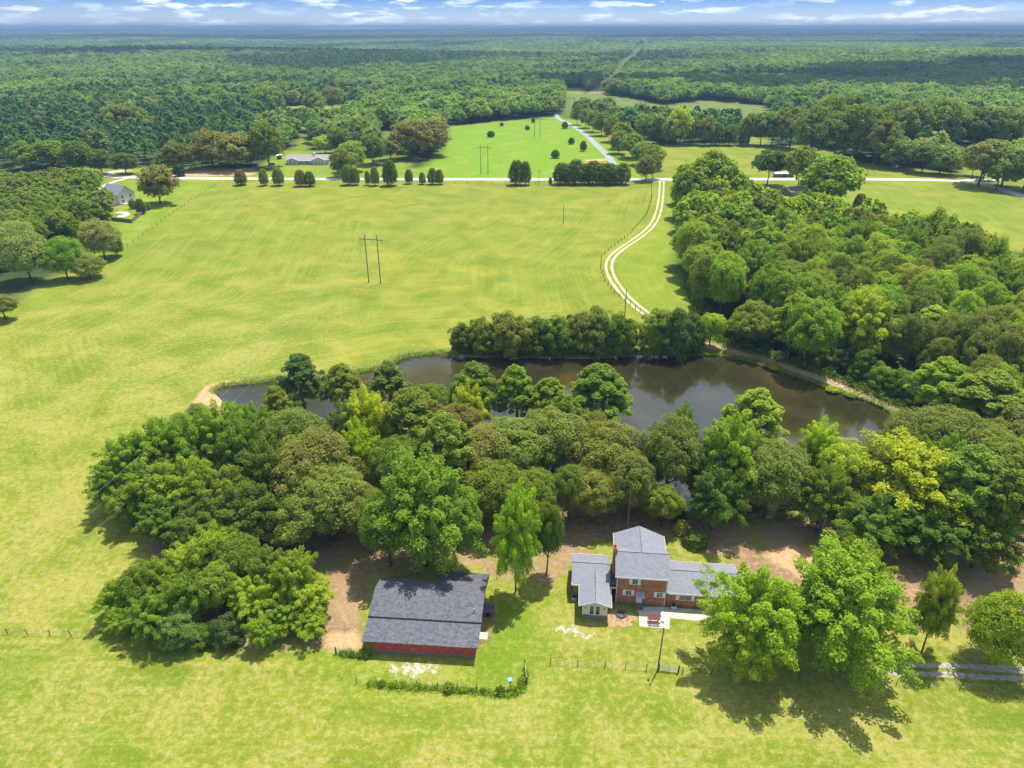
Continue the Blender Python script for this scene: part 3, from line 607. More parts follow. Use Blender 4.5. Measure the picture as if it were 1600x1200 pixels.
    T('round','olive green',1596,640,110,'olive crown below the wide pine, right edge',h=16,group=g1)
    T('ragged','dark green',1470,800,110,'dark tree in the shade beneath the yellow green tree',h=10,group=g1)
    T('ragged','dark green',1545,815,110,'dark shaded tree under the right hand pines',h=10,group=g1)
    for i, (x, y, wd, hh) in enumerate([(440,720,90,12),(560,760,90,12),(360,770,110,13),(620,690,90,15),(820,700,80,12),(1100,700,70,13),(1010,700,60,12),(1320,720,60,10),(1420,760,90,12),(1500,760,100,13),(250,710,100,11),(540,640,70,15),(670,600,70,14),(930,640,70,13)]):
        T(['round','oak','ragged'][i%3],['mid green','olive green','dark green'][i%3],x,y,wd,'%s understorey tree, %s from the left among those inside the dense grove' % (['mid green','olive green','dark green'][i%3], ordn(sorted([440,560,360,620.5,820,1100,1010,1320,1420,1500,250,540,670,930]).index(x if x != 620 else 620.5)+1)),h=hh,group='understorey trees inside the grove')
    # small trees in the yard
    T('ragged','fresh green',806,768,68,'small fresh green tree with bare trunk between barn and house',by=925,group='two yard trees between barn and house')
    T('round','dark green',857,783,54,'narrow dark green tree beside the fresh green yard tree',by=898,group='two yard trees between barn and house')
    # thicket left of barn
    T('ragged','bright green',325,829,79,'topmost bright green tree of the thicket left of barn',h=12.2,group=g2)
    T('ragged','fresh green',292,860,69,'fresh green tree left below the thicket top',h=9.1,group=g2)
    T('round','mid green',368,843,75,'mid green tree right beside the thicket top',h=11.2,group=g2)
    T('ragged','mid green',412,867,73,'mid green tree right of centre in the upper thicket',h=9.7,group=g2)
    T('ragged','bright green',452,869,66,'bright green tree high on the right of the thicket',h=10.9,group=g2)
    T('ragged','fresh green',483,909,66,'fresh green tree at the right end of the thicket',h=6.8,group=g2)
    T('ragged','bright green',252,886,75,'bright green tree at upper left of the thicket',h=8.5,group=g2)
    T('round','mid green',208,884,64,'mid green tree high at the left tip of thicket',h=9.7,group=g2)
    T('ragged','bright green',178,917,60,'bright green tree at the very left tip of thicket',h=6.0,group=g2)
    T('round','mid green',330,885,77,'mid green tree in the centre of the thicket',h=9.7,group=g2)
    T('ragged','fresh green',388,909,64,'fresh green tree in centre right of the thicket',h=7.7,group=g2)
    T('ragged','mid green',288,901,69,'mid green tree in centre left of the thicket',h=9.4,group=g2)
    T('ragged','bright green',440,939,66,'low bright tree at the lower right of the thicket',h=5.2,group=g2)
    T('ragged','fresh green',480,955,55,'low fresh tree at the bottom right of the thicket',h=4.5,group=g2)
    T('ragged','mid green',230,936,73,'low green tree at the lower left of the thicket',h=7.7,group=g2)
    T('ragged','bright green',188,954,49,'low bright tree under the left tip of the thicket',h=4.0,group=g2)
    T('bush','bluish green',272,955,73,'bluish green bush at the bottom left of the thicket',h=6.7,group=g2)
    T('bush','deep green',350,964,64,'deep green bush at bottom centre of the thicket',h=4.7,group=g2)
    T('ragged','bright green',404,971,44,'small bright sapling at bottom right of the thicket',h=5.3,group=g2)
    T('bush','dark green',316,979,55,'dark bush between the two lowest thicket bushes',h=3.2,group=g2)
    # large trees right front
    T('ragged','fresh green',1192,900,126,'fresh green open tree covering the carport end of house',h=17,group=g4)
    T('ragged','fresh green',1182,970,98,'lower fresh green boughs tree beside the patio end',h=11,group=g4)
    T('ragged','bright green',1222,930,90,'bright tree wedged between the two big front trees',h=13,group=g4)
    T('ragged','bright green',1332,888,180,'biggest green tree in the right foreground by the lane',h=17.5,group=g4)
    T('ragged','bright green',1338,862,112,'bright green treetop behind the biggest foreground tree',h=14.5,group=g4)
    T('ragged','fresh green',1500,893,62,'thin leaning tree with pale bare trunks by the lane',by=1018,dx=-14)
    T('low','bright green',1588,930,100,'round green tree cut by the right edge, beside lane',by=1030)
    T('shrub','fresh green',1066,815,30,'round lime green bush behind the house',h=2.4)
    T('shrub','dark green',1090,830,42,'round dark green bush behind the house',h=3.0)
    T('shrub','deep green',1060,790,30,'deep green bush on the pond bank behind house',h=3.4)
    # far bank of the pond
    for i, (x, y, wd, hh, k, t, lb) in enumerate([
        (722,503,44,8,'round','dark green','dark round bush at left end of far pond bank'),(748,496,44,8,'round','mid green','green bush second from the left on far pond bank'),
        (793,481,70,10,'oak','olive green','tallest grey green willow like bush left on far bank'),(776,505,50,7,'round','dark green','dark bush at foot of the tallest far bank bush'),
        (838,494,56,8.5,'round','dark green','dark green bush left of centre on far bank'),(872,490,54,9,'oak','mid green','mid green bush at centre of far bank'),
        (905,488,54,9,'oak','olive green','olive bush right of centre on far bank'),(938,480,60,9.5,'oak','olive green','tall olive bush near the gap in the bank'),
        (972,484,50,9,'round','mid green','green bush at the left side of the bank gap'),(985,500,34,7,'round','dark green','dark small bush right at the gap in the bank'),
        (1030,482,50,9,'round','mid green','green bush at right side of the bank gap'),(1062,478,60,9.5,'oak','bluish green','bluish bush right of the bank gap by the track'),
        (1092,492,40,8,'round','dark green','dark bush left of the yellow green bank tree'),(1008,0,0,0,'','','')]):
        if wd: T('bush', t, x, y-3, wd*1.15, lb, by=549+(i%3)*2, group=g3)
    for i, (x, b) in enumerate([(1150,536),(1176,541),(1200,546),(1228,553),(1254,563),(1280,573),(1305,583),(1330,593),(1356,604),(1382,616),(1408,629),(1436,643),(1462,657)]):
        T('bush', ['dark green','mid green','dark green','deep green'][i%4], x, b-44-(i*7)%19, 46+(i*5)%13, 'leafy lower tree %s from the left along the woods edge above the dam' % ordn(i+1), by=b-11, group='lower trees along the woods edge above the dam')
    T('round','yellow green',1116,489,42,'small yellow green tree at the start of the dam',by=541)
    for i, (x, y, wd, lb) in enumerate([(885,547,14,'small pale bush at the water, left part of far bank'),(813,545,12,'tiny bush at the water below the tall far bank bush'),(1302,604,22,'green bush in the water edge halfway along the dam'),(1330,612,18,'second green bush at the dam edge, nearer the corner'),(1210,570,16,'low bush in water at the start of the dam'),(1182,555,14,'low bush on bank just before the dam'),(1335,597,12,'small bush on top of the dam')]):
        T('shrub','fresh green',x,y,wd,lb,h=1.2)
    # left woods edge, individually seen trees
    T('round','pale green',22,352,72,'large pale silvery tree at the left picture edge',by=440)
    T('round','bright green',88,374,52,'bright green tree between silvery tree and round shrub',by=437)
    T('round','pale green',148,345,56,'pale green tree right of the bright lawn tree',by=405)
    T('oak','olive green',132,400,44,'low round olive shrub like tree between two lawn trees',by=435)
    T('oak','mid green',176,373,24,'small green tree by the field fence',by=400)
    T('round','mid green',118,345,30,'small green tree at the woods edge behind the lawn trees',by=380)
    T('round','olive green',-4,462,50,'olive tree cut by left picture edge beside the field',by=500)
    T('oak','brownish olive',238,261,54,'large rounded evergreen tree on the lawn by the road',by=318)
    T('cedar','dark green',216,312,18,'dark conical bush beside the wooden privacy fence',by=334)
    T('cedar','olive green',205,312,14,'olive bush behind the conical bush by privacy fence',by=326)
    T('cedar','mid green',226,315,12,'small bush at the far corner of the privacy fence',by=328)
    T('round','bright green',137,268,34,'bright green tree beside the white house driveway',by=300)
    T('cedar','olive green',147,268,20,'olive bush at the road junction',by=282)
    # cedars along the road
    cg = 'cedar trees in a row along the road'
    ords = ['first','second','third','fourth','fifth','sixth','seventh','eighth','ninth','tenth','eleventh','twelfth','thirteenth','fourteenth','fifteenth','sixteenth','seventeenth','eighteenth','nineteenth']
    cs = [(373,266,17,289),(409,264,17,290),(432,262,18,290),(467,264,20,291),(482,266,17,291),(541,258,19,289),(553,262,17,289),(573,267,10,289),(584,260,17,290),(607,250,22,290),(638,264,14,287),(659,268,10,288),(675,263,15,288),(686,266,12,288),(807,249,22,289),(821,250,20,289),(860,277,5,289)]
    for i, (x, yt, wd, b) in enumerate(cs): T('cedar', ['olive green','mid green','mid green','olive green','dark green'][i % 5], x, yt, wd, 'dark roadside cedar, %s from the left in the row along the field' % ords[i], by=b, group=cg)
    for i, (x, yt, wd) in enumerate([(878,256,22),(890,256,20),(901,248,24),(915,255,22),(928,252,24),(940,254,22),(952,253,24),(963,256,20),(975,254,24)]):
        T('cedar', ['dark green','mid green','olive green'][i%3], x, yt, wd*1.1, 'dark cedar, %s from the left in the dense roadside clump' % ords[i], by=288, group='dense cedar clump before the road')
    T('round','olive green',1012,243,30,'olive tree by the road left of the track entrance',by=283)
    T('oak','olive green',1023,238,26,'tree beside the track entrance at the road',by=279)
    for i, (x, y, b, wd) in enumerate([(767,205,214,10),(784,190,197,7),(824,195,203,9),(833,185,192,6),(868,235,247,13),(883,190,201,9),(893,214,225,10),(912,221,236,11)]):
        T('cedar','dark green',x,y,wd,'small dark bush %s from the left on the emerald hill field' % ords[i],by=b,group='scattered cedars on the emerald field')
    # beyond the road, left
    g5 = 'tall trees beyond the road'
    for (k, t, x, y, b, wd, lb) in [
        ('wide','brownish olive',322,200,264,62,'spreading olive oak left of its twin beyond the road'),('wide','brownish olive',360,204,264,66,'spreading olive oak with visible trunk beyond the road'),
        ('wide','olive green',270,222,268,44,'olive tree in front of the blue roofed house'),('round','mid green',410,192,262,50,'green tree left of the long ranch house'),
        ('round','mid green',385,215,258,36,'green tree between olive oaks and ranch house'),('round','fresh green',545,222,268,46,'fresh green tree right of the ranch house'),
        ('round','olive green',530,235,277,34,'olive tree at right corner of ranch house yard'),('round','dark green',580,212,257,42,'dark round tree right of the ranch house yard'),
        ('round','olive green',608,212,250,40,'olive tree left of the large brownish oaks'),('wide','brownish olive',640,184,247,56,'large brownish oak at the left edge of emerald field'),
        ('wide','brownish olive',672,188,243,54,'large brownish oak overlooking the brush pile'),('round','yellow green',505,210,240,32,'yellow green tree behind the ranch house roof'),
        ('round','mid green',530,200,240,40,'mid green tree behind ranch house right end'),('round','mid green',560,185,230,44,'mid green tree in the belt behind ranch house'),
        ('round','olive green',212,182,222,38,'olive crown in the far woods left, paler neighbour right'),('wide','olive green',185,157,215,54,'broad olive crown in the far left woods'),
        ('wide','olive green',232,180,215,44,'olive rounded crown right of the broad far left crown'),('round','olive green',488,143,180,34,'rounded tree right of the small far pond'),
        ('oak','brownish olive',516,134,174,30,'brownish tree behind the rounded far pond tree'),('round','mid green',415,135,178,50,'pale rounded tree left of the small far pond'),
        ('round','dark green',190,240,272,36,'dark green tree at the road junction, right of pole'),('round','dark green',118,222,270,44,'dark green tree left of the junction pole'),('round','dark green',150,235,272,36,'dark green tree right behind the junction pole'),
        ('round','mid green',72,216,262,44,'green tree in the woods beyond the road, far left'),('round','mid green',30,222,264,44,'green woodland tree beyond the road near left edge'),
        ('pine','olive green',248,240,272,26,'small pine left of the olive tree at blue roof'),('cedar','deep green',278,255,275,16,'dark bush at the base of the olive roadside oak')]:
        T(k, t, x, y, wd, lb, by=b, group=g5)
    # hedgerows beyond the road, right
    for i, (x, y, b, wd) in enumerate([(903,163,195,18),(916,167,200,20),(928,171,206,22),(942,176,212,26),(958,183,222,28),(975,188,232,32),(990,205,247,36),(968,205,240,30),(1005,222,258,36),(1020,228,266,34)]):
        T('round',['mid green','olive green','mid green'][i%3],x,y,wd,'hedgerow tree %s from the far end beside the winding driveway' % ords[i],by=b,group='hedgerow along the driveway')
    for i, (x, y, b, wd) in enumerate([(1008,182,222,28),(1030,184,224,26),(1048,186,226,24),(1068,164,226,36),(1086,185,226,28),(1106,183,227,24),(1122,192,227,24),(1142,196,227,22),(1164,205,227,16),(1176,178,227,32),(1195,178,227,36)]):
        T('round' if i not in (6,8) else 'cedar',['mid green','dark green','olive green','yellow green'][i%3 if i != 3 else 3],x,y,wd,'hedgerow tree %s from the left along the back of the far field' % ords[i],by=b,group='hedgerow behind the far right field')
    for i, (x, y, b, wd) in enumerate([(1215,170,228,40),(1245,165,232,48),(1280,168,242,52),(1318,170,250,56),(1350,165,252,54),(1385,178,258,48),(1415,215,264,44),(1452,222,270,48),(1478,232,273,40),(1494,240,273,26),(1300,150,228,50),(1340,150,225,50),(1400,160,232,56),(1440,160,240,56),(1480,160,240,60),(1530,168,238,60),(1575,170,240,60),(1550,215,290,70),(1585,225,292,64),(1620,230,300,64),(1570,250,298,40)]):
        T(['round','oak','round','wide'][i%4],['mid green','olive green','mid green','dark green'][i%4],x,y,wd*1.1,'tree %s in the belt right of the far hedgerow, counting back to front' % (ords[i] if i < 19 else ['twentieth','twenty-first'][i-19]),by=b,group='tree belt beyond the right hand road')
    T('wide','yellow green',1527,245,32,'small spreading yellow green tree by the right hand road',by=275)
    T('pine','olive green',1555,218,36,'pine by the right hand road beside the spreading tree',by=280)
    # around the hidden brown house
    for (k, t, x, y, b, wd, lb) in [('wide','dark green',1208,230,290,58,'dark oak left of the oak pair above the white roof'),('wide','mid green',1258,229,300,54,'oak in the middle of the three above the white roof'),
        ('wide','bright green',1305,244,335,96,'broad bright oak at the near edge of the right road'),('round','bright green',1120,238,330,92,'bright tree at the upper left corner of right woods'),
        ('round','mid green',1080,262,340,60,'mid green tree at the upper left tip of right woods'),('cedar','brownish olive',1347,303,345,20,'small reddish brown tree at the edge of right woods')]:
        T(k, t, x, y, wd, lb, by=b)
hand_trees()
def woods(region, name, sp, hrange, tints, xr, yr, ylim):
    rows = []; y = yr[0]
    while y < yr[1]:
        row = []; x = xr[0]
        while x < xr[1]:
            px, py = x+random.uniform(-.33, .33)*sp, y+random.uniform(-.30, .30)*sp
            if in_poly(np.array([px]), np.array([py]), region)[0] and abs(px) < 0.76*py+12 and not any(math.hypot(px-a, py-b) < sp*0.62 for a, b, c in TREES): row.append((px, py))
            x += sp
        if row: rows.append(row)
        y += sp*0.88
    for ri, row in enumerate(rows):
        for ci, (x, y) in enumerate(row):
            n = math.sin(x/17.0+1.3*math.sin(y/23))+random.uniform(-.9, .9)
            tint = tints[0] if n < -0.9 else tints[1] if n < -0.2 else tints[2] if n < 0.5 else tints[3] if n < 1.1 else tints[4]
            kind = random.choices(['round', 'oak', 'ragged', 'pine'], [6, 2, 3, 1])[0]
            if tint == 'olive green': kind = 'oak'
            if ylim(x, y): EXTRA.append((x, y, random.uniform(*hrange)/15, sp*1.35/10.5, TINT[tint], kind)); continue
            place_tree(kind, x, y, random.uniform(*hrange), sp*random.uniform(1.0, 1.65), tint, '%s tree, %s from the left in the %s row of the %s woods' % (tint, ordn(ci+1), ordn(ri+1), name), 'trees of the %s woods' % name, mid=(y > 260))
RW = poly([(1062,300),(1060,380),(1078,460),(1098,512),(1150,541),(1230,569),(1330,610),(1440,668),(1560,700),(1900,710)])+[U(1900,395,13),U(1600,388,13),U(1530,368,13),U(1440,345,13),U(1345,330,13),U(1270,320,10),U(1215,325,8),U(1180,300,12)]
for _t in np.linspace(.84, 1.0, 9): TREES.append((148*_t, 385*_t, 0)); TREES.append((151.5*_t, 385*_t, 0))
woods(RW, 'right hand', 9.8, (14, 22), ['mid green','bright green','fresh green','bright green','olive green'], (40, 330), (140, 420), lambda x, y: y > 292)
LW = poly([(-150,470),(-150,300),(100,300),(150,300),(170,345),(130,372),(75,395),(50,415),(0,440)])
woods(LW, 'left hand', 10, (12, 16), ['dark green','mid green','mid green','olive green','mid green'], (-420, -150), (260, 420), lambda x, y: y > 345 or x < -255)
print('individual trees', NT[0])
# ------------------------------------------------------------------ far forest (geometry nodes on points)
def far_forest():
    pc = bpy.data.collections.new('forest_prototypes')
    for i, (k, nc, per, ls) in enumerate([('round', 46, 22, 1.0), ('round', 46, 22, 1.0), ('oak', 60, 18, 0.9), ('wide', 46, 22, 1.0), ('pine', 46, 18, 0.8), ('pine', 46, 18, 0.8)]):
        rng = np.random.default_rng(70+i); C, Nn, cl = crown_pts(k, rng, nc, per); hh, dd = 15, 10.5 if k != 'pine' else 8.5
        o = bpy.data.objects.new('p%02d' % i, mesh_from_quads('forest_crown', leaf_quads(rng, C*np.array([dd, dd, hh]), Nn, ls, 1.3, 0.6), [LEAFI])); pc.objects.link(o)
    rng = np.random.default_rng(3); PX = []; SC = []; CO = []; IX = []
    def noise2(x, y, s, seed):
        r = np.random.default_rng(seed); v = 0
        for _ in range(6):
            a = r.uniform(0, 6.28); f = r.uniform(.6, 1.9)/s; v = v+np.sin((x*math.cos(a)+y*math.sin(a))*f+r.uniform(0, 6.28)+1.3*np.sin((x*math.sin(a)-y*math.cos(a))*f*0.7))
        return v/2.4
    for (y0, y1, sp, sx, sz) in ((400, 1900, 9.6, 1.42, 1.05), (1900, 4600, 15, 2.0, 1.05), (4600, 16500, 38, 4.6, 1.3)):
        gx = np.arange(-y1*0.78-60, y1*0.78+60, sp); gy = np.arange(y0, y1, sp*0.92); X, Y = np.meshgrid(gx, gy); x = X.ravel(); y = Y.ravel()
        k = np.abs(x) < y*0.78+60; x, y = x[k], y[k]; x = x+rng.uniform(-.42, .42, len(x))*sp; y = y+rng.uniform(-.42, .42, len(x))*sp
        k = (y > 446)
        if y0 < 1300:
            for pl in OPEN_FAR: 
                s = sdf(x, y, pl); k &= s < -4.5
            for (a, b, c) in TREES:
                if b > 400: k &= np.hypot(x-a, y-b) > c*0.42
            k &= sdf(x, y, POND2) < -4
            for (hx, hy, r) in HOUSES: k &= np.hypot(x-hx, y-hy) > r
        k &= seg_dist(x, y, LINE, False) > (15 if y0 < 1900 else 20)
        if y0 > 4000: k &= seg_dist(x, y, LINE, False) > 24
        x, y = x[k], y[k]; n = len(x); PX.append(np.stack([x, y, hills(x, y)-0.3], 1))
        st = noise2(x, y, 180, 5); st2 = noise2(x, y, 60, 9); st3 = noise2(x, y, 700, 11)
        s = rng.uniform(0.72, 1.38, n); young = np.clip((st3-0.9)*2, 0, 1)*0
        SC.append(np.stack([s*sx, s*sx, s*sz*rng.uniform(.85, 1.12, n)*(1-0.35*young)], 1))
        base = np.array([[.150,.265,.060],[.215,.340,.060],[.275,.390,.060],[.36,.46,.060],[.31,.35,.10]])
        t = st*0.75+st2*0.45+st3*0.8+rng.normal(0, .5, n); ii = np.clip(np.digitize(t, [-0.9, 0.15, 1.1, 1.9]), 0, 3); ii = np.where(rng.uniform(size=n) < 0.07, 4, ii)
        c = base[ii]*rng.uniform(.8, 1.2, (n, 1)); CO.append(c); pine = (st+0.4*st2+0.5*st3+rng.normal(0, .3, n)) < -0.75; SC[-1][pine] *= np.array([0.82, 0.82, 1.0]); CO[-1][pine] *= np.array([.85, .92, 1.15])
        IX.append(np.where(pine, 4+rng.integers(0, 2, n), rng.integers(0, 4, n)))
    for (ex, ey, eh, ew, ec, ek) in EXTRA:
        PX.append(np.array([[ex, ey, 0.0]])); SC.append(np.array([[ew, ew, eh]])); CO.append(np.array([ec])); IX.append(np.array([{'pine': 4, 'oak': 2}.get(ek, rng.integers(0, 2))]))
    V = np.concatenate(PX); SCA = np.concatenate(SC); CC = np.concatenate(CO); II = np.concatenate(IX); n = len(V); print('forest points', n)
    me = bpy.data.meshes.new('forest'); me.vertices.add(n); me.vertices.foreach_set('co', V.astype(np.float32).ravel()); me.update()
    a = me.attributes.new('sc', 'FLOAT_VECTOR', 'POINT'); a.data.foreach_set('vector', SCA.astype(np.float32).ravel())
    a = me.attributes.new('col', 'FLOAT_COLOR', 'POINT'); a.data.foreach_set('color', np.concatenate([CC, np.ones((n, 1))], 1).astype(np.float32).ravel())
    a = me.attributes.new('ix', 'INT', 'POINT'); a.data.foreach_set('value', II.astype(np.int32))
    o = bpy.data.objects.new('forest', me); COL.objects.link(o); tag(o, 'far wooded land reaching to the horizon, one continuous mass of green crowns', 'forest', kind='stuff')
    ng = bpy.data.node_groups.new('scatter_trees', 'GeometryNodeTree'); ng.interface.new_socket('Geometry', in_out='INPUT', socket_type='NodeSocketGeometry'); ng.interface.new_socket('Geometry', in_out='OUTPUT', socket_type='NodeSocketGeometry')
    N = ng.nodes.new; L = ng.links.new
    gi = N('NodeGroupInput'); go = N('NodeGroupOutput'); ip = N('GeometryNodeInstanceOnPoints'); ci = N('GeometryNodeCollectionInfo'); ci.inputs[0].default_value = pc; ci.inputs['Separate Children'].default_value = True
    L(gi.outputs[0], ip.inputs['Points']); L(ci.outputs[0], ip.inputs['Instance']); ip.inputs['Pick Instance'].default_value = True
    def na(nm, dt):
        q = N('GeometryNodeInputNamedAttribute'); q.data_type = dt; q.inputs[0].default_value = nm; return q.outputs[0]
    L(na('ix', 'INT'), ip.inputs['Instance Index']); L(na('sc', 'FLOAT_VECTOR'), ip.inputs['Scale'])
    rv = N('FunctionNodeRandomValue'); rv.data_type = 'FLOAT_VECTOR'; rv.inputs[0].default_value = (0, 0, 0); rv.inputs[1].default_value = (0, 0, 6.283); L(rv.outputs[0], ip.inputs['Rotation'])
    L(ip.outputs[0], go.inputs[0])
    md = o.modifiers.new('scatter', 'NODES'); md.node_group = ng
HOUSES = []
for px, py, r in ((481,257,30),(278,238,24),(1225,212,22),(1540,245,24)): 
    a = U(px, py); HOUSES.append((a[0], a[1], r))
far_forest()
# ------------------------------------------------------------------ buildings
def gable_roof(mb, a0, a1, c0, c1, ze, zr, axis='x', t=0.14, mid=None):
    m = (c0+c1)/2 if mid is None else mid
    P3 = (lambda a, c, z: (a, c, z)) if axis == 'x' else (lambda a, c, z: (c, a, z))
    mb.slab([P3(a0,c0,ze), P3(a1,c0,ze), P3(a1,m,zr), P3(a0,m,zr)], t); mb.slab([P3(a0,m,zr), P3(a1,m,zr), P3(a1,c1,ze), P3(a0,c1,ze)], t); return mb
def fascias(mb, a0, a1, c0, c1, ze, zr, axis='x', eaves=(1, 1), rakes=(1, 1), hgt=0.24):
    m = (c0+c1)/2; g = 0.045
    P3 = (lambda a, c, z: (a, c, z)) if axis == 'x' else (lambda a, c, z: (c, a, z))
    def bx(a0, a1, c0, c1, z0, z1):
        if axis == 'x': mb.box(a0, a1, c0, c1, z0, z1)
        else: mb.box(c0, c1, a0, a1, z0, z1)
    if eaves[0]: bx(a0, a1, c0-g, c0-0.003, ze-hgt, ze+0.04)
    if eaves[1]: bx(a0, a1, c1+0.003, c1+g, ze-hgt, ze+0.04)
    for k, a in ((0, a0), (1, a1)):
        if not rakes[k]: continue
        x0, x1 = (a-g, a-0.003) if k == 0 else (a+0.003, a+g)
        for (ca, za, cb, zb) in ((c0, ze, m, zr), (m, zr, c1, ze)):
            mb.slab([P3(x0,ca,za+.03), P3(x1,ca,za+.03), P3(x1,cb,zb+.03), P3(x0,cb,zb+.03)], hgt)
    return mb
def window(parent, u, v, z, wd, hg, shut=0.42, panes=2, glass=None, facing=-1):
    f = MB(); t = 0.07
    f.box(u-wd/2-t, u+wd/2+t, v-0.06, v-0.004, z+hg/2, z+hg/2+t); f.box(u-wd/2-t, u+wd/2+t, v-0.09, v-0.004, z-hg/2-t, z-hg/2)
    f.box(u-wd/2-t, u-wd/2, v-0.06, v-0.004, z-hg/2, z+hg/2); f.box(u+wd/2, u+wd/2+t, v-0.06, v-0.004, z-hg/2, z+hg/2)
    for i in range(1, panes): x = u-wd/2+wd*i/panes; f.box(x-0.025, x+0.025, v-0.055, v-0.022, z-hg/2, z+hg/2)
    o = f.build('window', WHITE, parent); MB().box(u-wd/2, u+wd/2, v-0.02, v-0.005, z-hg/2, z+hg/2).build('pane', glass or GLASS, o)
    if shut:
        for s in (-1, 1):
            c = u+s*(wd/2+t+0.02+shut/2); b = MB().box(c-shut/2, c+shut/2, v-0.05, v-0.004, z-hg/2-0.08, z+hg/2+0.08)
            for k in range(7): zz = z-hg/2+0.02+k*hg/7; b.box(c-shut/2+0.06, c+shut/2-0.06, v-0.065, v-0.051, zz, zz+hg/7*0.6)
            b.build('shutter', WHITE, parent)
    return o
def brick_house():
    R = empty('brick_house', (17.0, 87.55, 0), math.radians(-5.5), label='two storey brick house with low wings and blue grey shingle roofs', cat='house')
    EV, RD = 6.1, 8.1
    w = MB().prism([(0,0),(0,EV),(3.4,RD-.16),(6.8,EV),(6.8,0)], 0, 8.15, 'x'); w.box(0.012, 8.138, 6.81, 10.2, 0, EV); w.prism([(0.02,EV),(4.08,RD-.28),(8.13,EV)], 6.81, 10.2, 'y')
    w.build('wall', BRICK, R)
    rf = gable_roof(MB(), -0.3, 8.45, -0.4, 7.2, EV-.05, RD)
    rf.slab([(-0.3, 6.0, EV-0.05), (4.08, 3.6, RD-0.10), (4.08, 10.6, RD-0.10), (-0.3, 10.6, EV-0.05)], 0.14)
    rf.slab([(4.08, 3.6, RD-0.10), (8.45, 6.0, EV-0.05), (8.45, 10.6, EV-0.05), (4.08, 10.6, RD-0.10)], 0.14)
    o = rf.build('roof', ROOF_H, R); MB().tube((-0.32, 3.4, RD+.01), (8.47, 3.4, RD+.01), 0.05).tube((4.08, 3.9, RD-.09), (4.08, 10.6, RD-.09), 0.05).build('ridge_cap', ROOF_B, o)
    for (x, y) in ((4.3, 0.6), (7.4, 2.7)): MB().tube((x, y, 6.2), (x, y, 7.6 if y > 2 else 6.75), 0.06).build('vent_pipe', METAL if y < 1 else DARK, o)
    f = fascias(MB(), -0.3, 8.45, -0.4, 7.2, EV-.05, RD, eaves=(1, 0), rakes=(0, 0))
    f.box(-0.345, -0.303, 6.9, 10.6, EV-.25, EV+.02); f.box(8.453, 8.5, 6.9, 10.6, EV-.25, EV+.02); f.build('fascia', WHITE, R)
    # chimney on the left wall
    c = MB().box(-0.62, -0.004, 3.0, 4.1, 0, 8.4); c.box(-0.70, 0.0, 2.92, 4.18, 8.4, 8.75).box(-0.62, -0.08, 3.0, 4.1, 8.75, 8.95)
    ch = c.build('chimney', BRICK, R); MB().box(-0.5, -0.2, 3.2, 3.9, 8.955, 9.0).build('flue', DARK, ch)
    # right wing with carport
    w = MB().prism([(0.32,0),(0.32,2.95),(3.85,4.2),(7.4,2.95),(7.4,0)], 8.16, 15.2, 'x'); w.build('wall', BRICK, R)
    o = gable_roof(MB(), 8.155, 20.2, -0.1, 7.8, 3.05, 4.5).build('roof', ROOF_H, R); MB().tube((8.2, 3.85, 4.52), (20.2, 3.85, 4.52), 0.05).build('ridge_cap', ROOF_B, o)
    fascias(MB(), 8.5, 20.2, -0.1, 7.8, 3.05, 4.5, rakes=(0, 1)).build('fascia', WHITE, R)
    for (x, y) in ((15.5, 0.4), (17.8, 0.4), (20.0, 0.4), (20.0, 7.3)): MB().box(x-.09, x+.09, y-.09, y+.09, 0, 2.9).build('carport_post', WHITE, R)
    MB().box(15.2, 20.1, 0.35, 7.35, 2.86, 2.92).build('carport_ceiling', WHITE, R)
    # left annex
    w = MB().prism([(0.8,0),(0.8,3.0),(4.25,4.3),(7.7,3.0),(7.7,0)], -6.95, -1.25, 'x'); w.box(-1.249, -0.66, 1.2, 2.9, 0, 3.0); w.build('wall', BRICK, R)
    rr = MB(); gable_roof(rr, -7.25, -0.9, 0.4, 8.1, 3.1, 4.5)
    rr.slab([(-6.0, -4.25, 3.05), (-3.4, -4.25, 4.05), (-3.4, 3.0, 4.05), (-6.0, 0.42, 3.05)], 0.14)
    rr.slab([(-3.4, -4.25, 4.05), (-0.8, -4.25, 3.05), (-0.8, 0.42, 3.05), (-3.4, 3.0, 4.05)], 0.14)
    o = rr.build('roof', ROOF_H, R); MB().tube((-7.25, 4.25, 4.52), (-0.9, 4.25, 4.52), 0.05).tube((-3.4, -4.25, 4.07), (-3.4, 3.0, 4.07), 0.05).build('ridge_cap', ROOF_B, o)
    MB().box(-0.9, -0.003, 0.9, 3.0, 3.03, 3.15).build('link_roof', ROOF_B, R)  # darker shingles put the main block's shadow into the link roof colour
    f = MB().box(-7.25, -6.0, 0.35, 0.397, 2.85, 3.13).box(-6.05, -6.003, -4.25, 0.40, 2.8, 3.1).box(-0.797, -0.75, -4.25, 0.42, 2.8, 3.1).box(-0.75, 0.3, 0.35, 0.397, 2.85, 3.1)
    f.box(-7.25, -0.9, 8.103, 8.15, 2.85, 3.14).box(-7.297, -7.253, 0.4, 8.1, 2.9, 3.12)
    fascias(f, -4.25, 0.0, -6.0, -0.8, 3.05, 4.05, axis='y', eaves=(0, 0), rakes=(1, 0), hgt=0.14); f.build('fascia', WHITE, R)
    MB().prism([(-5.4,0.95),(-5.4,2.92),(-3.4,3.75),(-1.4,2.92),(-1.4,0.95)], -3.9, 0.79, 'y').build('gable_room', CREAM, R)
    MB().box(-5.36, -1.44, -3.86, 0.78, 0, 0.949).build('skirting', FOUND, R)
    for u in (-3.9, -2.95): window(R, u, -3.9, 1.95, 0.62, 1.75, shut=0, panes=1, glass=GLASSG)
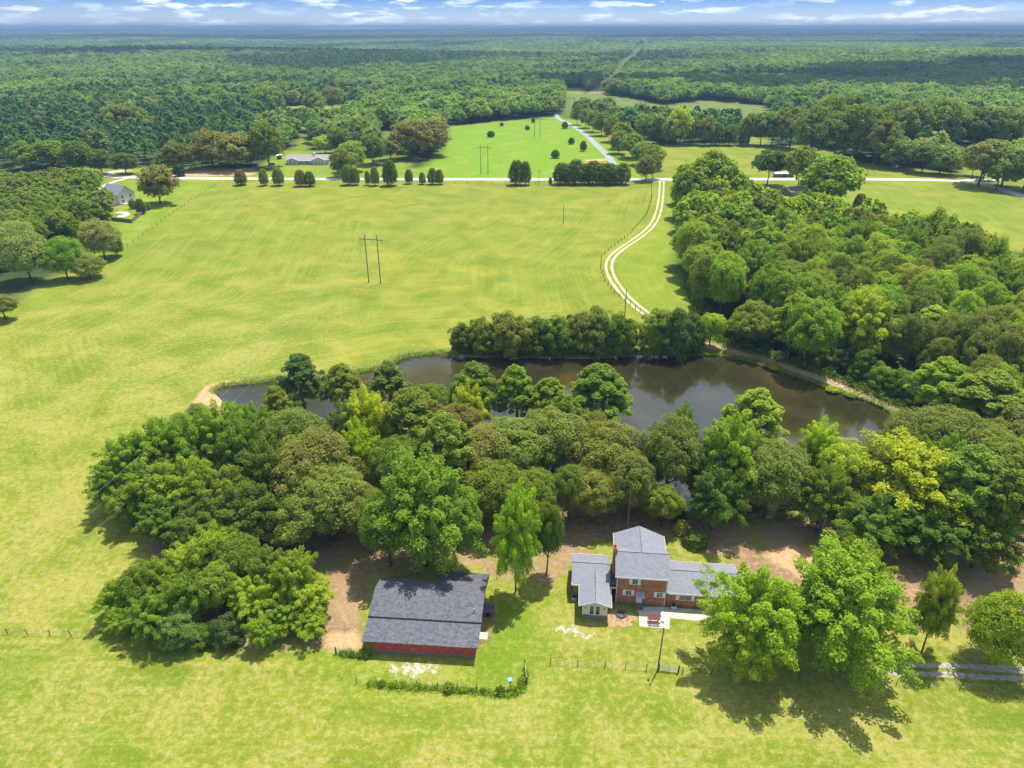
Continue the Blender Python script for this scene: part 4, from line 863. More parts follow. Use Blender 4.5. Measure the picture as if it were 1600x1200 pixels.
    for u in (-4.9, -1.9): MB().box(u-.08, u+.08, -4.02, -3.905, 2.35, 2.6).build('wall_lamp', POST, R)
    # openings of the brick front
    window(R, 2.95, 0, 4.95, 0.80, 1.15); window(R, 2.07, 0, 2.55, 0.85, 0.95); window(R, 7.1, 0, 2.5, 0.85, 0.95); window(R, 11.3, 0.32, 2.0, 1.9, 1.1, shut=0.45)
    d = MB().box(3.42, 4.32, -0.07, -0.004, 0.5, 2.5).build('door', WHITE, R); MB().box(3.62, 4.12, -0.09, -0.072, 1.5, 2.3).build('pane', GLASS, d); MB().box(4.17, 4.23, -0.12, -0.072, 1.35, 1.5).build('handle', METAL, d)
    MB().slab([(3.2,-1.15,2.62),(4.6,-1.15,2.62),(4.6,-0.01,3.05),(3.2,-0.01,3.05)], 0.06).box(3.2, 4.6, -1.16, -1.11, 2.42, 2.6).build('awning', METAL, R)
    MB().box(3.3, 4.5, -0.9, -0.08, 0, 0.45).box(3.3, 4.5, -1.25, -0.905, 0, 0.22).build('door_step', FOUND, R)
    MB().box(0.01, 8.14, -0.035, -0.003, 0, 0.45).build('foundation', FOUND, R)
    MB().tube((8.0,-0.09,0.1), (8.0,-0.09,5.8), 0.05).tube((0.1,-0.09,0.1), (0.1,-0.09,5.8), 0.05).build('downpipe', WHITE, R)
    # things around the house
    def ac(x, y, lb):
        a = empty('air_conditioner', (0,0,0), 0, label=lb, cat='air conditioner'); a.matrix_world = Matrix.Translation((17.0,87.55,0)) @ Matrix.Rotation(math.radians(-5.5),4,'Z') @ Matrix.Translation((x,y,0))
        MB().box(-.4,.4,-.4,.4,0,.8).build('case', METAL, a); MB().tube((0,0,.8),(0,0,.84),.33,.33,14).build('fan_grille', DARK, a)
    ac(9.5, -0.35, 'pale metal air conditioner by the brick wing wall'); ac(-6.7, 0.1, 'metal air conditioner at the left annex corner')
brick_house()
def sheet_px(name, px, z, mat): return sheet(name, poly(px), z, mat)
sheet_px('patio', [(998,956),(999,979),(1046,983),(1047,966),(1086,970),(1108,968),(1150,972),(1160,958),(1030,948),(993,949)], 0.034, CONC)
LITT = simple('bare_soil', (0.46, 0.30, 0.17), (0.36, 0.22, 0.12), scale=1.5, rough=0.95, c3=(0.30, 0.28, 0.10), scale2=2.5)
a = U(968, 965); patch('bare_soil', a[0], a[1]-0.2, 2.3, 2.0, LITT, 0.03, 4, rag=0.3)
def fire_pit():
    a = U(970, 961); R = empty('fire_pit', (a[0], a[1], 0.03), 0.3, label='grey fire pit with a ring of scattered stones on bare soil', cat='fire pit')
    m = MB(); r = random.Random(3); n = 14
    for i in range(n):
        t = 6.283*i/n; q = 0.72; m.tube((q*math.cos(t), q*math.sin(t), 0), (q*math.cos(t), q*math.sin(t), 0.28), 0.17, 0.14, 6)
    m.build('stone_ring', ASH, R); MB().tube((0,0,0), (0,0,0.12), 0.7, 0.6, 16).build('ashes', ASH, R)
    for i in range(16):
        t = r.uniform(0, 6.28); q = r.uniform(1.2, 1.7); x, y = q*math.cos(t), q*math.sin(t); s = r.uniform(.10,.17)
        MB().tube((x,y,-.02), (x+.02,y,s*1.1), s, s*0.55, 6).build('stone', STONE, R)
    for i in range(9):
        t = r.uniform(0, 6.28); MB().tube((.3*math.cos(t),.3*math.sin(t),.12),(1.2*math.cos(t),1.2*math.sin(t),.3), .04,.03,5).build('charred_log', ASH, R)
fire_pit()
def picnic():
    a = U(1021.5, 971.5); R = empty('picnic_table', (a[0], a[1], 0.04), math.radians(-4), label='red brown wooden picnic table with two benches on the concrete patio', cat='picnic table')
    t = MB()
    for i in range(5): t.box(-.92, .92, -.38+i*.155, -.38+i*.155+.145, .72, .76)
    t.build('tabletop', REDWOOD, R)
    for s in (-1, 1): MB().box(-.92, .92, s*.78-.14, s*.78-.005, .44, .48).box(-.92, .92, s*.78+.005, s*.78+.14, .44, .48).build('bench', REDWOOD, R)
    for x in (-.65, .65):
        for s in (-1, 1): MB().tube((x, s*.68, 0), (x, s*.2, .72), .045, .045, 4).build('leg', REDWOOD, R)
        MB().box(x-.03, x+.03, -.85, .85, .38, .43).build('crossbeam', REDWOOD, R)
picnic()
def barn():
    R = empty('barn', (-22.1, 77.3, 0), math.radians(-4.5), label='long low red board barn with dark grey shingle roof', cat='barn')
    MB().box(0.9, 16.6, 0, 0.12, 0.75, 2.75).build('front_wall', RED, R)
    MB().box(0.9, 16.6, 0.03, 0.14, 0, 0.745).build('foundation', FOUND, R)  # foundation band, its dark colour also standing in for open shade below the boards
    w = MB().prism([(0.13,0),(0.13,2.75),(8.2,5.05),(11.6,4.0),(11.6,0)], 16.48, 16.6, 'x').prism([(2.4,0),(2.4,3.4),(8.2,5.05),(11.6,4.0),(11.6,0)], 0.5, 0.62, 'x').box(0.6, 16.5, 11.6, 11.72, 0, 4.0)
    w.box(9.0, 16.55, 14.4, 14.5, 0, 3.2).box(16.45, 16.56, 11.73, 14.39, 0, 3.3).box(0.9, 1.02, 0.13, 2.4, 0, 2.7); w.build('side_wall', WOOD, R)
    rf = MB(); rf.slab([(-0.5,-0.45,2.78),(17.1,-0.45,2.78),(17.2,3.75,3.86),(-0.4,3.75,3.86)], 0.10)
    rf.slab([(-0.4,3.45,4.02),(17.2,3.45,4.02),(17.2,8.2,5.28),(-0.4,8.2,5.28)], 0.12); rf.slab([(-0.4,8.2,5.28),(17.2,8.2,5.28),(17.2,11.8,4.25),(-0.4,11.8,4.25)], 0.12)
    rf.slab([(8.6,11.6,4.2),(17.25,11.6,4.2),(17.25,14.9,3.35),(8.6,14.9,3.35)], 0.12)
    o = rf.build('roof', ROOF_B, R); MB().box(-0.4, 17.2, 3.38, 3.447, 3.86, 4.0).build('step_gap_shade', POST, o)  # dark strip stands for the gap and its shadow at the roof step
    MB().tube((15.9, 5.0, 4.3), (15.9, 5.0, 5.2), .09).build('roof_vent', METAL, o)
    for x in (-0.3, -0.3): MB().box(x-.08+ (0 if x<0 else 0), x+.08, -0.2, -0.04, 0, 2.68).build('post', WOOD, R) if x is None else None
    MB().box(-0.35, -0.2, 0.0, 0.15, 0, 2.8).build('post', WOOD, R)
    MB().box(16.62, 18.0, 3.9, 5.3, 0, 0.05).build('threshold_slab', CONC, R)
barn()
def small_hut():
    a = U(763, 960); R = empty('shed', (a[0], a[1], 0), math.radians(-5), label='tiny brown hut with grey roof beside the right end of barn', cat='shed')
    MB().box(-.75, .75, -.55, .55, 0, 1.15).build('wall', WOOD, R); MB().slab([(-.95,-.75,1.2),(.95,-.75,1.2),(.95,.75,1.5),(-.95,.75,1.5)], .08).build('roof', ROOF_B, R); MB().box(-.3, .3, -.575, -.553, .1, .85).build('doorway', DARK, R)
small_hut()
# other houses
def simple_house(px, py, wd, dp, he, hr, rz, wall, roof, name, label, gables=(), porch=None, wins=(), chim=None, axis='x'):
    a = U(px, py); R = empty(name, (a[0], a[1], gz(*a)-0.05), rz, label=label, cat='house')
    MB().prism([(0,0),(0,he),(dp/2,hr-.15),(dp,he),(dp,0)], -wd/2, wd/2, 'x').build('wall', wall, R)
    gable_roof(MB(), -wd/2-.5, wd/2+.5, -.5, dp+.5, he-.1, hr).build('roof', roof, R)
    fascias(MB(), -wd/2-.5, wd/2+.5, -.5, dp+.5, he-.1, hr, rakes=(1,1)).build('fascia', WHITE, R)
    for (gx, gw) in gables:
        MB().prism([(gx-gw/2,0),(gx-gw/2,he-.1),(gx,he+gw*.19),(gx+gw/2,he-.1),(gx+gw/2,0)], -1.6, -.01, 'y').build('wall', wall, R)
        gable_roof(MB(), -2.0, dp*.3, gx-gw/2-.4, gx+gw/2+.4, he-.15, he+gw*.19+.15, axis='y').build('roof', roof, R)
        fascias(MB(), -2.0, 0, gx-gw/2-.4, gx+gw/2+.4, he-.15, he+gw*.19+.15, axis='y', eaves=(0,0), rakes=(1,0)).build('fascia', WHITE, R)
    for (x, v, z, w_, h_) in wins: window(R, x, v, z, w_, h_, shut=0.3 if w_ < 1.5 else 0)
    if porch:
        x0, x1 = porch; MB().box(x0, x1, -1.55, -.02, 0, .35).build('porch_floor', CONC, R)
        n = 5
        for i in range(n): x = x0+.1+(x1-x0-.2)*i/(n-1); MB().box(x-.08, x+.08, -1.5, -1.34, .351, he-.25).build('porch_post', WHITE, R)
        MB().slab([(x0,-1.95,he-.55),(x1,-1.95,he-.55),(x1,.1,he-.02),(x0,.1,he-.02)], .1).build('porch_roof', roof, R)
    if chim: MB().box(chim[0]-.6, chim[0]+.6, chim[1]-.6, chim[1]+.6, 0, hr+1.2).build('chimney', chim[2], R)
    return R
simple_house(481, 257, 29, 9, 3.2, 6.2, 0.02, simple('pale_grey_siding', (.52,.56,.58), (.45,.49,.51)), GREYROOF, 'ranch_house', 'long pale ranch house with two front gables beyond the road', gables=((-9.8,7.0),(8.2,9.0)), porch=(-6.0,3.4),
    wins=[(-11.3,-1.6,1.7,1.1,1.5),(-8.6,-1.6,1.7,1.1,1.5),(6.2,-1.6,1.7,1.0,1.5),(8.2,-1.6,1.7,1.0,1.5),(10.4,-1.6,1.7,1.0,1.5),(-4.4,0,1.7,1.2,1.6),(-0.6,0,1.7,1.6,1.6)], chim=(4.2, 4.0, WHITE))
BLUER = shingles('blue_roof', (0.20,0.22,0.28), (0.25,0.27,0.34), (0.28,0.30,0.37))
simple_house(278, 239, 20, 10, 3.0, 6.6, -0.25, WHITE, BLUER, 'house', 'house with blue grey roof half hidden behind roadside oaks', wins=[(-6,0,1.7,1.1,1.4),(5,0,1.7,1.1,1.4)])
simple_house(1226, 214, 20, 7, 3.0, 4.4, 0.0, WHITE, WHITE, 'mobile_home', 'long white mobile home in the far right tree belt', wins=[(-6,0,1.7,1.1,1.0),(2,0,1.7,1.1,1.0)])
simple_house(1555, 246, 16, 8, 5.2, 7.5, 0.1, WHITE, GREYROOF, 'house', 'white house among trees at the far right', wins=[(-5,0,3.7,1.1,1.4),(4,0,3.7,1.1,1.4),(-5,0,1.5,1.1,1.4)])
simple_house(1248, 306, 12, 8, 2.8, 4.8, 0.4, FOUND, simple('old_brown_roof', (.20,.15,.14), (.14,.11,.10)), 'house', 'old brown roofed house among the right hand trees', wins=[(-3,0,1.5,1.1,1.2)])
def tin_shed(px, py, wd, dp, h, lb, roofm):
    a = U(px, py); R = empty('shed', (a[0], a[1], gz(*a)), 0.05, label=lb, cat='shed')
    MB().box(-wd/2, wd/2, 0, dp, 0, h).build('wall', WOOD if roofm is WHITE else WHITE, R); MB().slab([(-wd/2-.3,-.3,h+.03),(wd/2+.3,-.3,h+.03),(wd/2+.3,dp+.3,h+.6),(-wd/2-.3,dp+.3,h+.6)], .1).build('roof', roofm, R); MB().box(-.6,.6,-.04,-.004,0,2).build('door', DARK, R)
tin_shed(1226, 319, 6.6, 4.5, 2.4, 'low shed with bright white roof in the right woods', WHITE)
tin_shed(1522, 246, 6, 5, 2.6, 'small white shed by the trees at the far right', GREYROOF)
tin_shed(1225, 277, 12, 3, 2.2, 'long white roofed shed glimpsed between the roadside oaks', WHITE)
tin_shed(436, 249, 3, 3, 2.6, 'small white outbuilding left of the ranch house', WHITE)
def white_house():
    a = U(190, 321); R = empty('white_house', (a[0]+1, a[1]+5, 0), math.radians(62), label='white gabled house with chimney at the woods edge, left of lawn', cat='house')
    MB().prism([(-5,0),(-5,5.4),(0,9.2),(5,5.4),(5,0)], 0, 10, 'y').build('wall', WHITE, R)
    gable_roof(MB(), -.4, 14, -5.4, 5.4, 5.2, 9.5, axis='y').build('roof', ROOF_H, R); fascias(MB(), -.4, 14, -5.4, 5.4, 5.2, 9.5, axis='y').build('fascia', WHITE, R)
    MB().prism([(-9,0),(-9,3.6),(-5.01,5.0),(-5.01,0)], 1, 10, 'y').build('wall', WHITE, R)
    MB().slab([(-9.5,.5,3.5),(-4.9,.5,5.2),(-4.9,10.5,5.2),(-9.5,10.5,3.5)][::1], .12).build('roof', ROOF_H, R)
    MB().box(-7.4, -6.0, 4.5, 5.9, 0, 8.6).build('chimney', WHITE, R)
    for (x, z) in ((-2.4, 3.9), (2.4, 3.9), (-2.4, 1.6), (2.4, 1.6)): window(R, x, 0, z, 1.0, 1.3, shut=0)
    MB().box(-4, 6, -3, -.02, 0, .5).build('deck', CONC, R)
white_house()
sheet_px('patio', [(178,333),(186,330),(200,331),(204,335),(196,339),(183,340),(184,337),(193,335.5),(190,334)], 0.04, CONC)
# barn-side pen, gate, fences
def fence(name, label, pts_px=None, pts=None, step=3.0, h=1.25, pm=None, wires=3, r=0.06, cat='fence', jit=0.05, rails=False, stuff=False):
    pts = pts or poly(pts_px); x0, y0 = pts[0]; R = empty(name, (x0, y0, gz(x0, y0)), 0, label=label, cat=cat); P_ = []
    for i in range(len(pts)-1):
        a, b = pts[i], pts[i+1]; l = math.hypot(b[0]-a[0], b[1]-a[1]); n = max(1, round(l/step))
        for k in range(n): P_.append((a[0]+(b[0]-a[0])*k/n-x0, a[1]+(b[1]-a[1])*k/n-y0))
    P_.append((pts[-1][0]-x0, pts[-1][1]-y0)); tops = []; mbs = MB()
    for i, (x, y) in enumerate(P_):
        hh = h*random.uniform(.9, 1.08); dx = random.uniform(-jit, jit); tp = (x+dx, y+random.uniform(-jit, jit), hh); tops.append(tp)
        if i < 99: MB().tube((x, y, -.1), tp, r, r*.9, 6).build('post', pm or POST, R)
        else: mbs.tube((x, y, -.1), tp, r, r*.9, 6)
    if mbs.v: mbs.build('posts', pm or POST, R)['kind'] = 'stuff'
    m = MB()
    for w_ in range(wires):
        f = (w_+1)/(wires+.3)
        for i in range(len(P_)-1):
            a = (P_[i][0], P_[i][1], tops[i][2]*f); b = (P_[i+1][0], P_[i+1][1], tops[i+1][2]*f)
            if rails: m.tube(a, b, .04, .04, 4)
            else: m.tube(a, b, .012, .012, 3)
    m.build('rail' if rails else 'wire', (pm or WOOD) if rails else WIRE, R); return R
fence('wire_fence', 'wire fence with dark posts and weeds in front of the red barn', [(557,1067),(620,1071),(684,1075),(745,1079),(806,1083)], step=3.1)
fence('wire_fence', 'row of short posts across the bare soil below the brick house', [(860,1038),(945,1043),(1010,1047),(1027,1047)], step=3.3)
fence('wire_fence', 'wire fence with leaning posts below the gravel lane, right side', [(1066,1052),(1200,1062),(1400,1071),(1600,1083),(1750,1090)], step=4.2, r=.06, jit=.22)
fence('wire_fence', 'remnant of wire fence on bare soil near the left edge', [(-60,986),(13,991),(44,992),(78,993),(146,996)], step=3.4, jit=.15)
fence('field_fence', 'long post fence between the left lawn and the big field', [(345,284),(300,313),(245,352),(200,386),(165,412),(110,438)], step=6, r=.10, h=1.5, pm=WOOD)
fence('track_fence', 'dark wire fence curving beside the gravel track', [(1018,289),(1018,310),(1011,335),(985,365),(955,388),(940,402),(938,420),(945,440),(960,458),(985,477),(1000,488)], step=4.5, r=.13, h=1.4)
fence('roadside_fence', 'post fence along the near side of the road', [(690,287),(790,287.5),(860,288),(1015,289)], step=8, r=.12, h=1.4)
def board_fence():
    pts = poly([(175,345),(206,348.5),(235.5,325)]); x0, y0 = pts[0]; R = empty('privacy_fence', (x0, y0, 0), 0, label='grey wooden privacy fence around the white house garden corner', cat='fence')
    for i in range(2):
        a, b = pts[i], pts[i+1]; l = math.hypot(b[0]-a[0], b[1]-a[1]); n = int(l/.32); m = MB(); ux, uy = (b[0]-a[0])/l, (b[1]-a[1])/l
        for k in range(n):
            c0 = (a[0]-x0+ux*k*l/n, a[1]-y0+uy*k*l/n); c1 = (c0[0]+ux*l/n*.93, c0[1]+uy*l/n*.93); hz = 1.85+random.uniform(-.03,.03)
            m.add([(c0[0],c0[1],0),(c1[0],c1[1],0),(c1[0]-uy*.04,c1[1]+ux*.04,0),(c0[0]-uy*.04,c0[1]+ux*.04,0),(c0[0],c0[1],hz),(c1[0],c1[1],hz),(c1[0]-uy*.04,c1[1]+ux*.04,hz),(c0[0]-uy*.04,c0[1]+ux*.04,hz)],[(0,3,2,1),(4,5,6,7),(0,1,5,4),(1,2,6,5),(2,3,7,6),(3,0,4,7)])
        m.build('board_panel', WOODG, R)
    for (x, y) in pts: MB().box(x-x0-.08, x-x0+.08, y-y0-.13, y-y0+.05, 0, 2.0).build('post', WOODG, R)
board_fence()
def panel_gate(name, a, b, h, label, mat, bars, cat='gate'):
    l = math.hypot(b[0]-a[0], b[1]-a[1]); R = empty(name, (a[0], a[1], 0), math.atan2(b[1]-a[1], b[0]-a[0]), label=label, cat=cat)
    f = MB()
    for k in range(bars): z = .15+(h-.2)*k/(bars-1); f.tube((.1,0,z),(l-.1,0,z),.028,.028,5)
    f.build('bar', mat, R); g = MB()
    for x in (.1, l/2, l-.1): g.tube((x,0,.12),(x,0,h),.035,.035,5)
    g.build('frame', mat, R); m = MB()
    for k in range(int(l/.15)): m.tube((.15+k*.15,0,.15),(.15+k*.15,0,h-.04),.008,.008,3)
    m.build('mesh', mat, R)
    for x in (0, l): MB().tube((x,0,-.1),(x,0,h+.25),.11,.10,7).build('post', POST, R)
    return R
ga, gb = U(1029,1047.5), U(1060,1051); panel_gate('farm_gate', ga, gb, 1.25, 'pale metal farm gate beside the tall lamp pole', METAL, 6)
pa, pb = U(525,1021), U(578,1027); panel_gate('metal_pen', pa, pb, 1.1, 'overgrown pale metal pen panel at left corner of barn', METAL, 4, 'fence panel')
pa, pb = U(819.5,1043), U(823,1070); panel_gate('farm_gate', pa, pb, 1.3, 'grey metal gate seen end on, right end of barn fence', METAL, 6)
for i, (px, py, s, t) in enumerate([(597,1071,1.2,'mid green'),(613,1073,.9,'mid green'),(630,1071,1.1,'bright green'),(655,1074,.9,'mid green'),(702,1078,1.7,'mid green'),(665,1075,.8,'bright green'),(782,1083,1.5,'dark green'),(755,1081,.9,'mid green'),(737,1080,.7,'mid green'),(802,1080,1.2,'bright green'),(816,1068,1.4,'bright green'),(812,1078,1.0,'dark green'),(566,1024,1.5,'mid green'),(550,1024,1.0,'mid green'),(574,1027,1.2,'dark green'),(536,1021,.7,'mid green'),(720,1080,.6,'bright green'),(577,1069,.6,'mid green')]):
    a = U(px, py); place_tree('bush' if s > .95 else 'shrub', a[0], a[1], s*.9, s*1.05, t, ('weedy green bush %s from the left along the barn fence' % ordn(i+1)) if i < 12 else 'weedy bush %s climbing by the pen and fence' % ordn(i-11), 'weedy bushes along the barn fence')
def weeds(name, pts, wid, dens, hgt, tint, label, seed, size=.13):
    rng = np.random.default_rng(seed); C = []
    for i in range(len(pts)-1):
        a, b = np.array(pts[i]), np.array(pts[i+1]); l = np.hypot(*(b-a))
        if name == 'reeds' and l > 8: continue
        n = int(l*dens); t = rng.uniform(0, 1, (n, 1)); q = a+(b-a)*t+rng.normal(0, wid, (n, 2))
        k = 0.5+0.5*np.sin(q[:, 0]*1.3+seed)*np.sin(q[:, 0]*.53+q[:, 1]); z = rng.uniform(0, 1, n)*hgt*(0.25+k); C.append(np.column_stack([q, z]))
    C = np.concatenate(C); V = leaf_quads(rng, C, np.tile([0, 0, .6], (len(C), 1)), size, 2.2, .8); o = bpy.data.objects.new(name, mesh_from_quads(name, V, [LEAF])); COL.objects.link(o); o.color = (*TINT[tint], 1); tag(o, label, 'weeds', kind='stuff')
weeds('weeds', poly([(575,1070),(684,1077),(745,1081),(800,1086),(815,1078),(822,1050)]), .38, 170, .8, 'bright green', 'strip of tall green weeds along the barn fence', 1)
weeds('weeds', poly([(530,1022),(578,1027)]), .3, 150, .9, 'mid green', 'green weeds growing through the pen panel at the barn corner', 2)
weeds('reeds', [POND[k] for k in range(len(POND)) if POND[k][1] > 162 and POND[k][0] < -15], .6, 60, .9, 'bright green', 'green reeds fringing the far left shore of the pond', 3, .22)
weeds('reeds', [POND[k] for k in range(len(POND)) if POND[k][0] > 45 and POND[k][1] > 145], .6, 45, .7, 'mid green', 'low green growth along the dam shore of the pond', 4, .2)
weeds('weeds', [(a[0]+1.2, a[1]) for a in poly([(1060,300),(1060,380),(1078,460),(1098,512),(1130,537),(1200,556),(1300,590),(1440,655)])], 1.3, 60, 2.2, 'dark green', 'dark undergrowth at the foot of the right hand woods', 5, .35)
def bird_house():
    a = U(797, 1076); R = empty('bird_house', (a[0], a[1], 0), .3, label='small blue box on a post at the barn fence corner', cat='bird house')
    MB().tube((0,0,0),(0,0,1.3),.06,.05,6).build('post', POST, R); MB().box(-.22,.22,-.2,.2,1.3,1.8).build('box', BLUE, R); MB().slab([(-.3,-.28,1.82),(.3,-.28,1.82),(.3,.28,1.98),(-.3,.28,1.98)],.05).build('roof', BLUE, R)
bird_house()
# poles
def lamp_pole():
    a = U(1027.5, 1047.5); R = empty('lamp_pole', (a[0], a[1], 0), 0, label='tall thin lamp pole beside the farm gate', cat='lamp post')
    MB().tube((0,0,0),(.1,0,8.6),.12,.085,8).build('pole', WOOD, R); MB().tube((.1,0,8.3),(.1,.9,8.7),.03,.03,5).build('arm', METAL, R); MB().tube((.1,1.05,8.55),(.1,1.05,8.85),.24,.12,10).build('lamp_head', METAL, R)
lamp_pole()
HTOP = []
def hframe(x, y, h, lb, rz, g='transmission poles crossing the fields', w_=4.7, ln=0):
    z = gz(x, y); R = empty('power_pylon', (x, y, z), rz, label=lb, cat='power pole', group=g)
    for s in (-1, 1): MB().tube((s*w_/2,0,-.2),(s*w_/2,0,h),.22,.15,8).build('pole', WOODG if ln else WOOD, R)
    MB().box(-w_*.98, w_*.98, -.11, .11, h-1.9, h-1.62).build('crossarm', WOODG, R)
    ins = []
    for k in (-.9, 0, .9):
        MB().tube((k*w_,0,h-1.9),(k*w_,0,h-3.1),.10,.10,6).build('insulator', METAL, R); ins.append((x+k*w_*math.cos(rz), y+k*w_*math.sin(rz), z+h-3.1))
    for k in (-.5, .5): ins.append((x+k*w_*math.cos(rz), y+k*w_*math.sin(rz), z+h))
    HTOP.append(ins)
rz = -0.16
HTOP.append([(-98+k*4.7*math.cos(rz), -30+k*4.7*math.sin(rz), 15) for k in (-.9, 0, .9, -.5, .5)])
hframe(-51.2, 251.4, 18.2, 'grey double pole power pylon standing in the middle of big field', -0.22, ln=1)
hframe(-17.8, 468, 18.6, 'dark double pole power pylon on the near edge of emerald field', rz)
hframe(22, 644, 16.5, 'small dark double pole power pylon on emerald field, further away', rz)
hframe(66, 838, 17, 'double pole power pylon by the wood at the end of emerald field', rz)
hframe(118, 1080, 18, 'faint double pole power pylon in the far pasture', rz)
hframe(230, 1650, 18, 'farthest double pole power pylon in the forest clearing strip', rz)
for i in range(len(HTOP)-1):
    for j in range(5):
        a, b = Vector(HTOP[i][j]), Vector(HTOP[i+1][j]); m = MB(); n = 24; pr = None; L_ = (b-a).length
        if j >= 3 and i > 2: continue
        for k in range(n+1):
            t = k/n; p_ = a.lerp(b, t); p_.z -= 4*(L_/28.0)*t*(1-t)*(.8 if j < 3 else .5)
            if pr is not None: m.tube(pr, p_, .022, .022, 3)
            pr = p_
        o = m.build('power_line', CABLE); tag(o, ['left conductor','middle conductor','right conductor','left top wire','right top wire'][j]+' of the power line, '+['near span over the field','span over the road','span over the emerald field','fourth span past the wood','fifth span over pasture','last span into the forest'][i], 'power line', 'power line wires')
def upole(px, py, h, lb, arm=True, mat=None):
    a = U(px, py); R = empty('utility_pole', (a[0], a[1], gz(*a)), 0.2, label=lb, cat='utility pole'); MB().tube((0,0,0),(0,0,h),.16,.11,7).build('pole', mat or WOODG, R)
    if arm: MB().box(-1.1,1.1,-.06,.06,h-.7,h-.55).build('crossarm', WOODG, R)
    for s in (-.9, .9): MB().tube((s if arm else 0,.08,h-.55),(s if arm else 0,.08,h-.35),.05,.05,5).build('insulator', METAL, R)
    return (a[0], a[1], h)
p1 = upole(880, 350, 9.5, 'single grey pole standing in the field near the gravel track', False, WOOD)
p2 = upole(976, 495, 9.5, 'thin pole beside the gravel track above the pond bank', False, WOOD)
upole(168, 270, 9, 'pale utility pole at the road junction'); upole(842, 290, 9, 'utility pole by the road in the big cedar gap', True, WOOD); upole(826, 290, 8, 'thin utility pole beside the large roadside cedars', False, WOOD)
upole(988, 262, 9, 'utility pole near the driveway mouth across the road', False, WOOD); upole(1333, 243, 9, 'utility pole in the far right field', False, WOOD); p3 = upole(979, 838, 10, 'thin pole behind the brick house', False, WOOD)
def wire(a, b, sag, lb):
    m = MB(); pr = None; a = Vector(a); b = Vector(b)
    for k in range(21):
        t = k/20; p_ = a.lerp(b, t); p_.z -= 4*sag*t*(1-t)
        if pr is not None: m.tube(pr, p_, .02, .02, 3)
        pr = p_
    tag(m.build('power_line', CABLE), lb, 'power line')
wire(p1, p2, 1.5, 'thin service wire over the field beside the track'); wire(p2, (*U(1275, 870), 9.0), 3, 'thin service wire crossing the pond diagonally')
upole(1275, 870, 9.2, 'thin pole in the yard trees at the pond corner', False, WOOD)
# brush pile
def brush():
    a = U(648, 250); R = empty('brush_pile', (a[0], a[1], 0), 0, label='brown pile of dead branches below the large brownish oaks', cat='brush pile'); m = MB(); r = random.Random(5)
    for i in range(240):
        x, y = r.gauss(0, 5), r.gauss(0, 2.2); z = max(0, 2.4*math.exp(-(x*x/40+y*y/8))*r.random()); t = r.uniform(0, 3.14); l = r.uniform(1.5, 3.5)
        m.tube((x-l*math.cos(t)/2,y-l*math.sin(t)/2,z), (x+l*math.cos(t)/2,y+l*math.sin(t)/2,z+r.uniform(0,1)), .12,.08,4)
    m.build('branches', BRUSH, R); mm = MB()
    for i in range(12): x, y = r.gauss(0, 4), r.gauss(0, 1.5); mm.tube((x,y,-.2),(x+.3,y,1.4*math.exp(-x*x/40)),2.0,1.0,7)
    mm.build('debris', BRUSH, R)
brush()
def dead_shrub(px, py, s, lb):
    a = U(px, py); R = empty('dead_shrub', (a[0], a[1], -.3), 0, label=lb, cat='shrub'); m = MB(); r = random.Random(int(px))
    for i in range(90):
        t = r.uniform(0, 6.28); e = r.uniform(.1, 1.4); l = s*r.uniform(.6, 1); d = Vector((math.cos(t)*math.cos(e), math.sin(t)*math.cos(e), math.sin(e))); m.tube((0,0,0), d*l, .04, .015, 4)
        q = d*l*.6; m.tube(q, q+Vector((r.uniform(-.5,.5),r.uniform(-.5,.5),r.uniform(0,.5)))*s*.5, .02, .01, 3)
    m.build('branches', simple('bleached_twigs', (.42,.38,.35), (.30,.27,.25)), R)
dead_shrub(720, 560, 1.9, 'grey leafless bush in the water at left end of far bank'); dead_shrub(790, 556, 2.0, 'fallen grey branches at the water below tall far bank bush')
# vehicles
def car(px, py, rz, colm, lb, kind='car'):
    a = U(px, py); R = empty('parked_'+kind, (a[0], a[1], gz(*a)+.02), rz, label=lb, cat=kind)
    if kind == 'car': prof = [(-2.2,.35),(-2.25,.8),(-1.5,.95),(-.9,1.4),(.9,1.42),(1.6,.98),(2.2,.85),(2.25,.35)]
    else: prof = [(-2.6,.5),(-2.65,1.0),(-1.4,1.1),(-.9,1.75),(.5,1.78),(.7,1.15),(2.6,1.15),(2.65,.5)]
    b = MB().prism(prof, -.88, .88, 'y').build('body', colm, R)
    MB().box(-.85,.6,-.9,-.885,1.0,1.3).box(-.85,.6,.885,.9,1.0,1.3).build('window', GLASS, R)
    for x in (-1.4, 1.4):
        for y in (-.85, .85): w_ = MB().tube((x,y-.1,.34),(x,y+.1,.34),.34,.34,12).build('wheel', TYRE, R)
car(425, 258, .3, simple('dark_car_paint', (.03,.03,.035), (.04,.04,.045), rough=.3), 'dark car parked on the ranch house driveway')
car(419, 263, 1.2, simple('silver_car_paint', (.5,.5,.52), (.45,.45,.47), rough=.3), 'silver car parked at the driveway bend under trees')
car(1516, 248.5, .1, simple('teal_truck_paint', (.30,.50,.52), (.27,.45,.47), rough=.3), 'pale teal pickup truck in front of the small white shed', 'pickup')
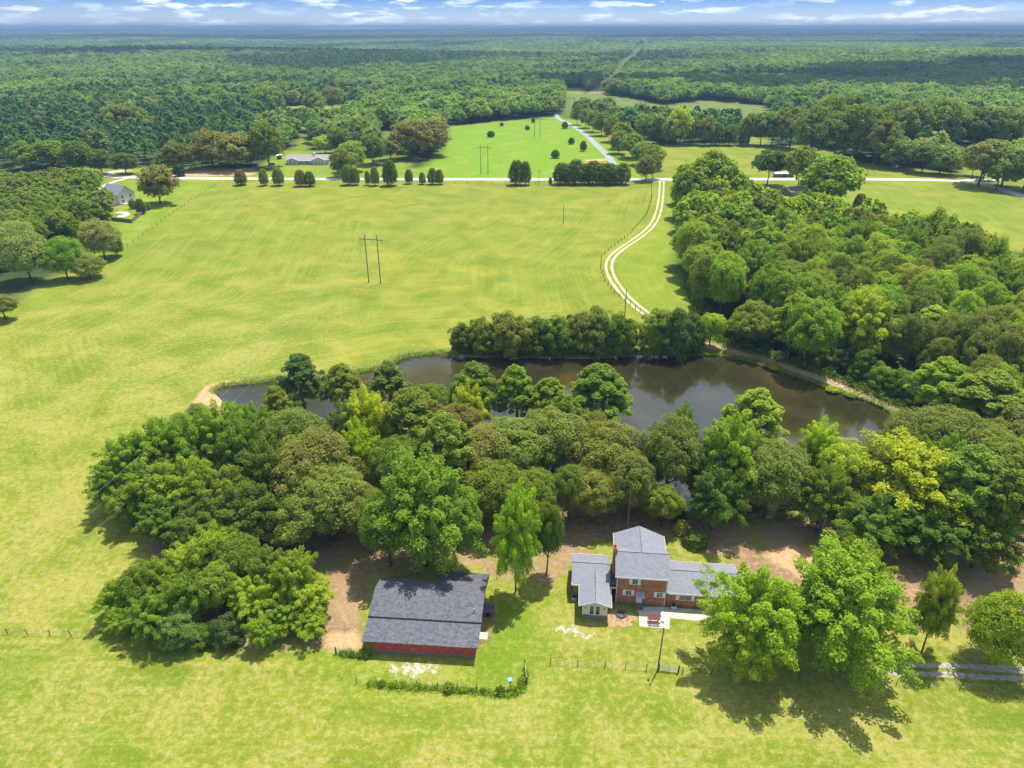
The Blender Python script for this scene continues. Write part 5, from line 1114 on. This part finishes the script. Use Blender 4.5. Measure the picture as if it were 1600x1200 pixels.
def mailbox(px, py, lb):
    a = U(px, py); R = empty('mailbox', (a[0], a[1], 0), 0, label=lb, cat='mailbox'); MB().box(-.08,.08,-.08,.08,0,1.1).build('post', POST, R); MB().box(-.25,.25,-.4,.4,1.1,1.6).build('box', DARK, R)
mailbox(1516.5, 288, 'black mailbox at the near edge of the right hand road')
#PART3
# ------------------------------------------------------------------ clouds high overhead (out of frame, they shade the far woods)
def cloud(cx, cy, rx, ry, seed, z=1300, gnd=True, label=''):
    r = random.Random(seed); bm = bmesh.new()
    rt = None; k = z/SUN.z
    ox, oy = cx+SUN.x*k, cy+SUN.y*k
    for i in range(26):
        a = r.uniform(0, 6.28); q = math.sqrt(r.uniform(0, 1)); 
        m = Matrix.Translation((ox+rx*q*math.cos(a), oy+ry*q*math.sin(a), z+r.uniform(0, 60))) @ Matrix.Diagonal((rx*r.uniform(.22,.42), max(ry, 90)*r.uniform(.25,.5), 70*r.uniform(.7,1.4), 1))
        bmesh.ops.create_icosphere(bm, subdivisions=2, radius=1, matrix=m)
    me = bpy.data.meshes.new('cloud'); bm.to_mesh(me); bm.free(); me.shade_smooth(); me.materials.append(CLOUD)
    o = bpy.data.objects.new('cloud', me); COL.objects.link(o); tag(o, label, 'cloud', 'cumulus clouds above the picture', 'structure'); return o
CLOUD = simple('cloud_white', (0.9,0.9,0.9), (0.85,0.85,0.86), scale=0.01)
cloud(560, 1260, 420, 210, 1); cloud(1050, 1500, 420, 240, 2); cloud(-2600, 6200, 2400, 700, 3); cloud(1500, 6900, 2600, 800, 4); cloud(4800, 6000, 1900, 600, 5)
cloud(-900, 2300, 500, 130, 6); cloud(1900, 4300, 1500, 300, 7); cloud(600,10500,7000,900,8)
# ------------------------------------------------------------------ haze
def haze():
    mb = MB().box(-17500, 17500, -1500, 17800, -90, 118); m, nt, N, L = newmat('haze'); out = N('ShaderNodeOutputMaterial'); v = N('ShaderNodeVolumePrincipled')
    v.inputs['Color'].default_value = (0.31, 0.51, 0.78, 1); v.inputs['Density'].default_value = 1.5e-4; v.inputs['Anisotropy'].default_value = 0.0
    L(v.outputs[0], out.inputs['Volume']); o = mb.build('haze', m); o['kind'] = 'stuff'; o.display_type = 'WIRE'
haze()
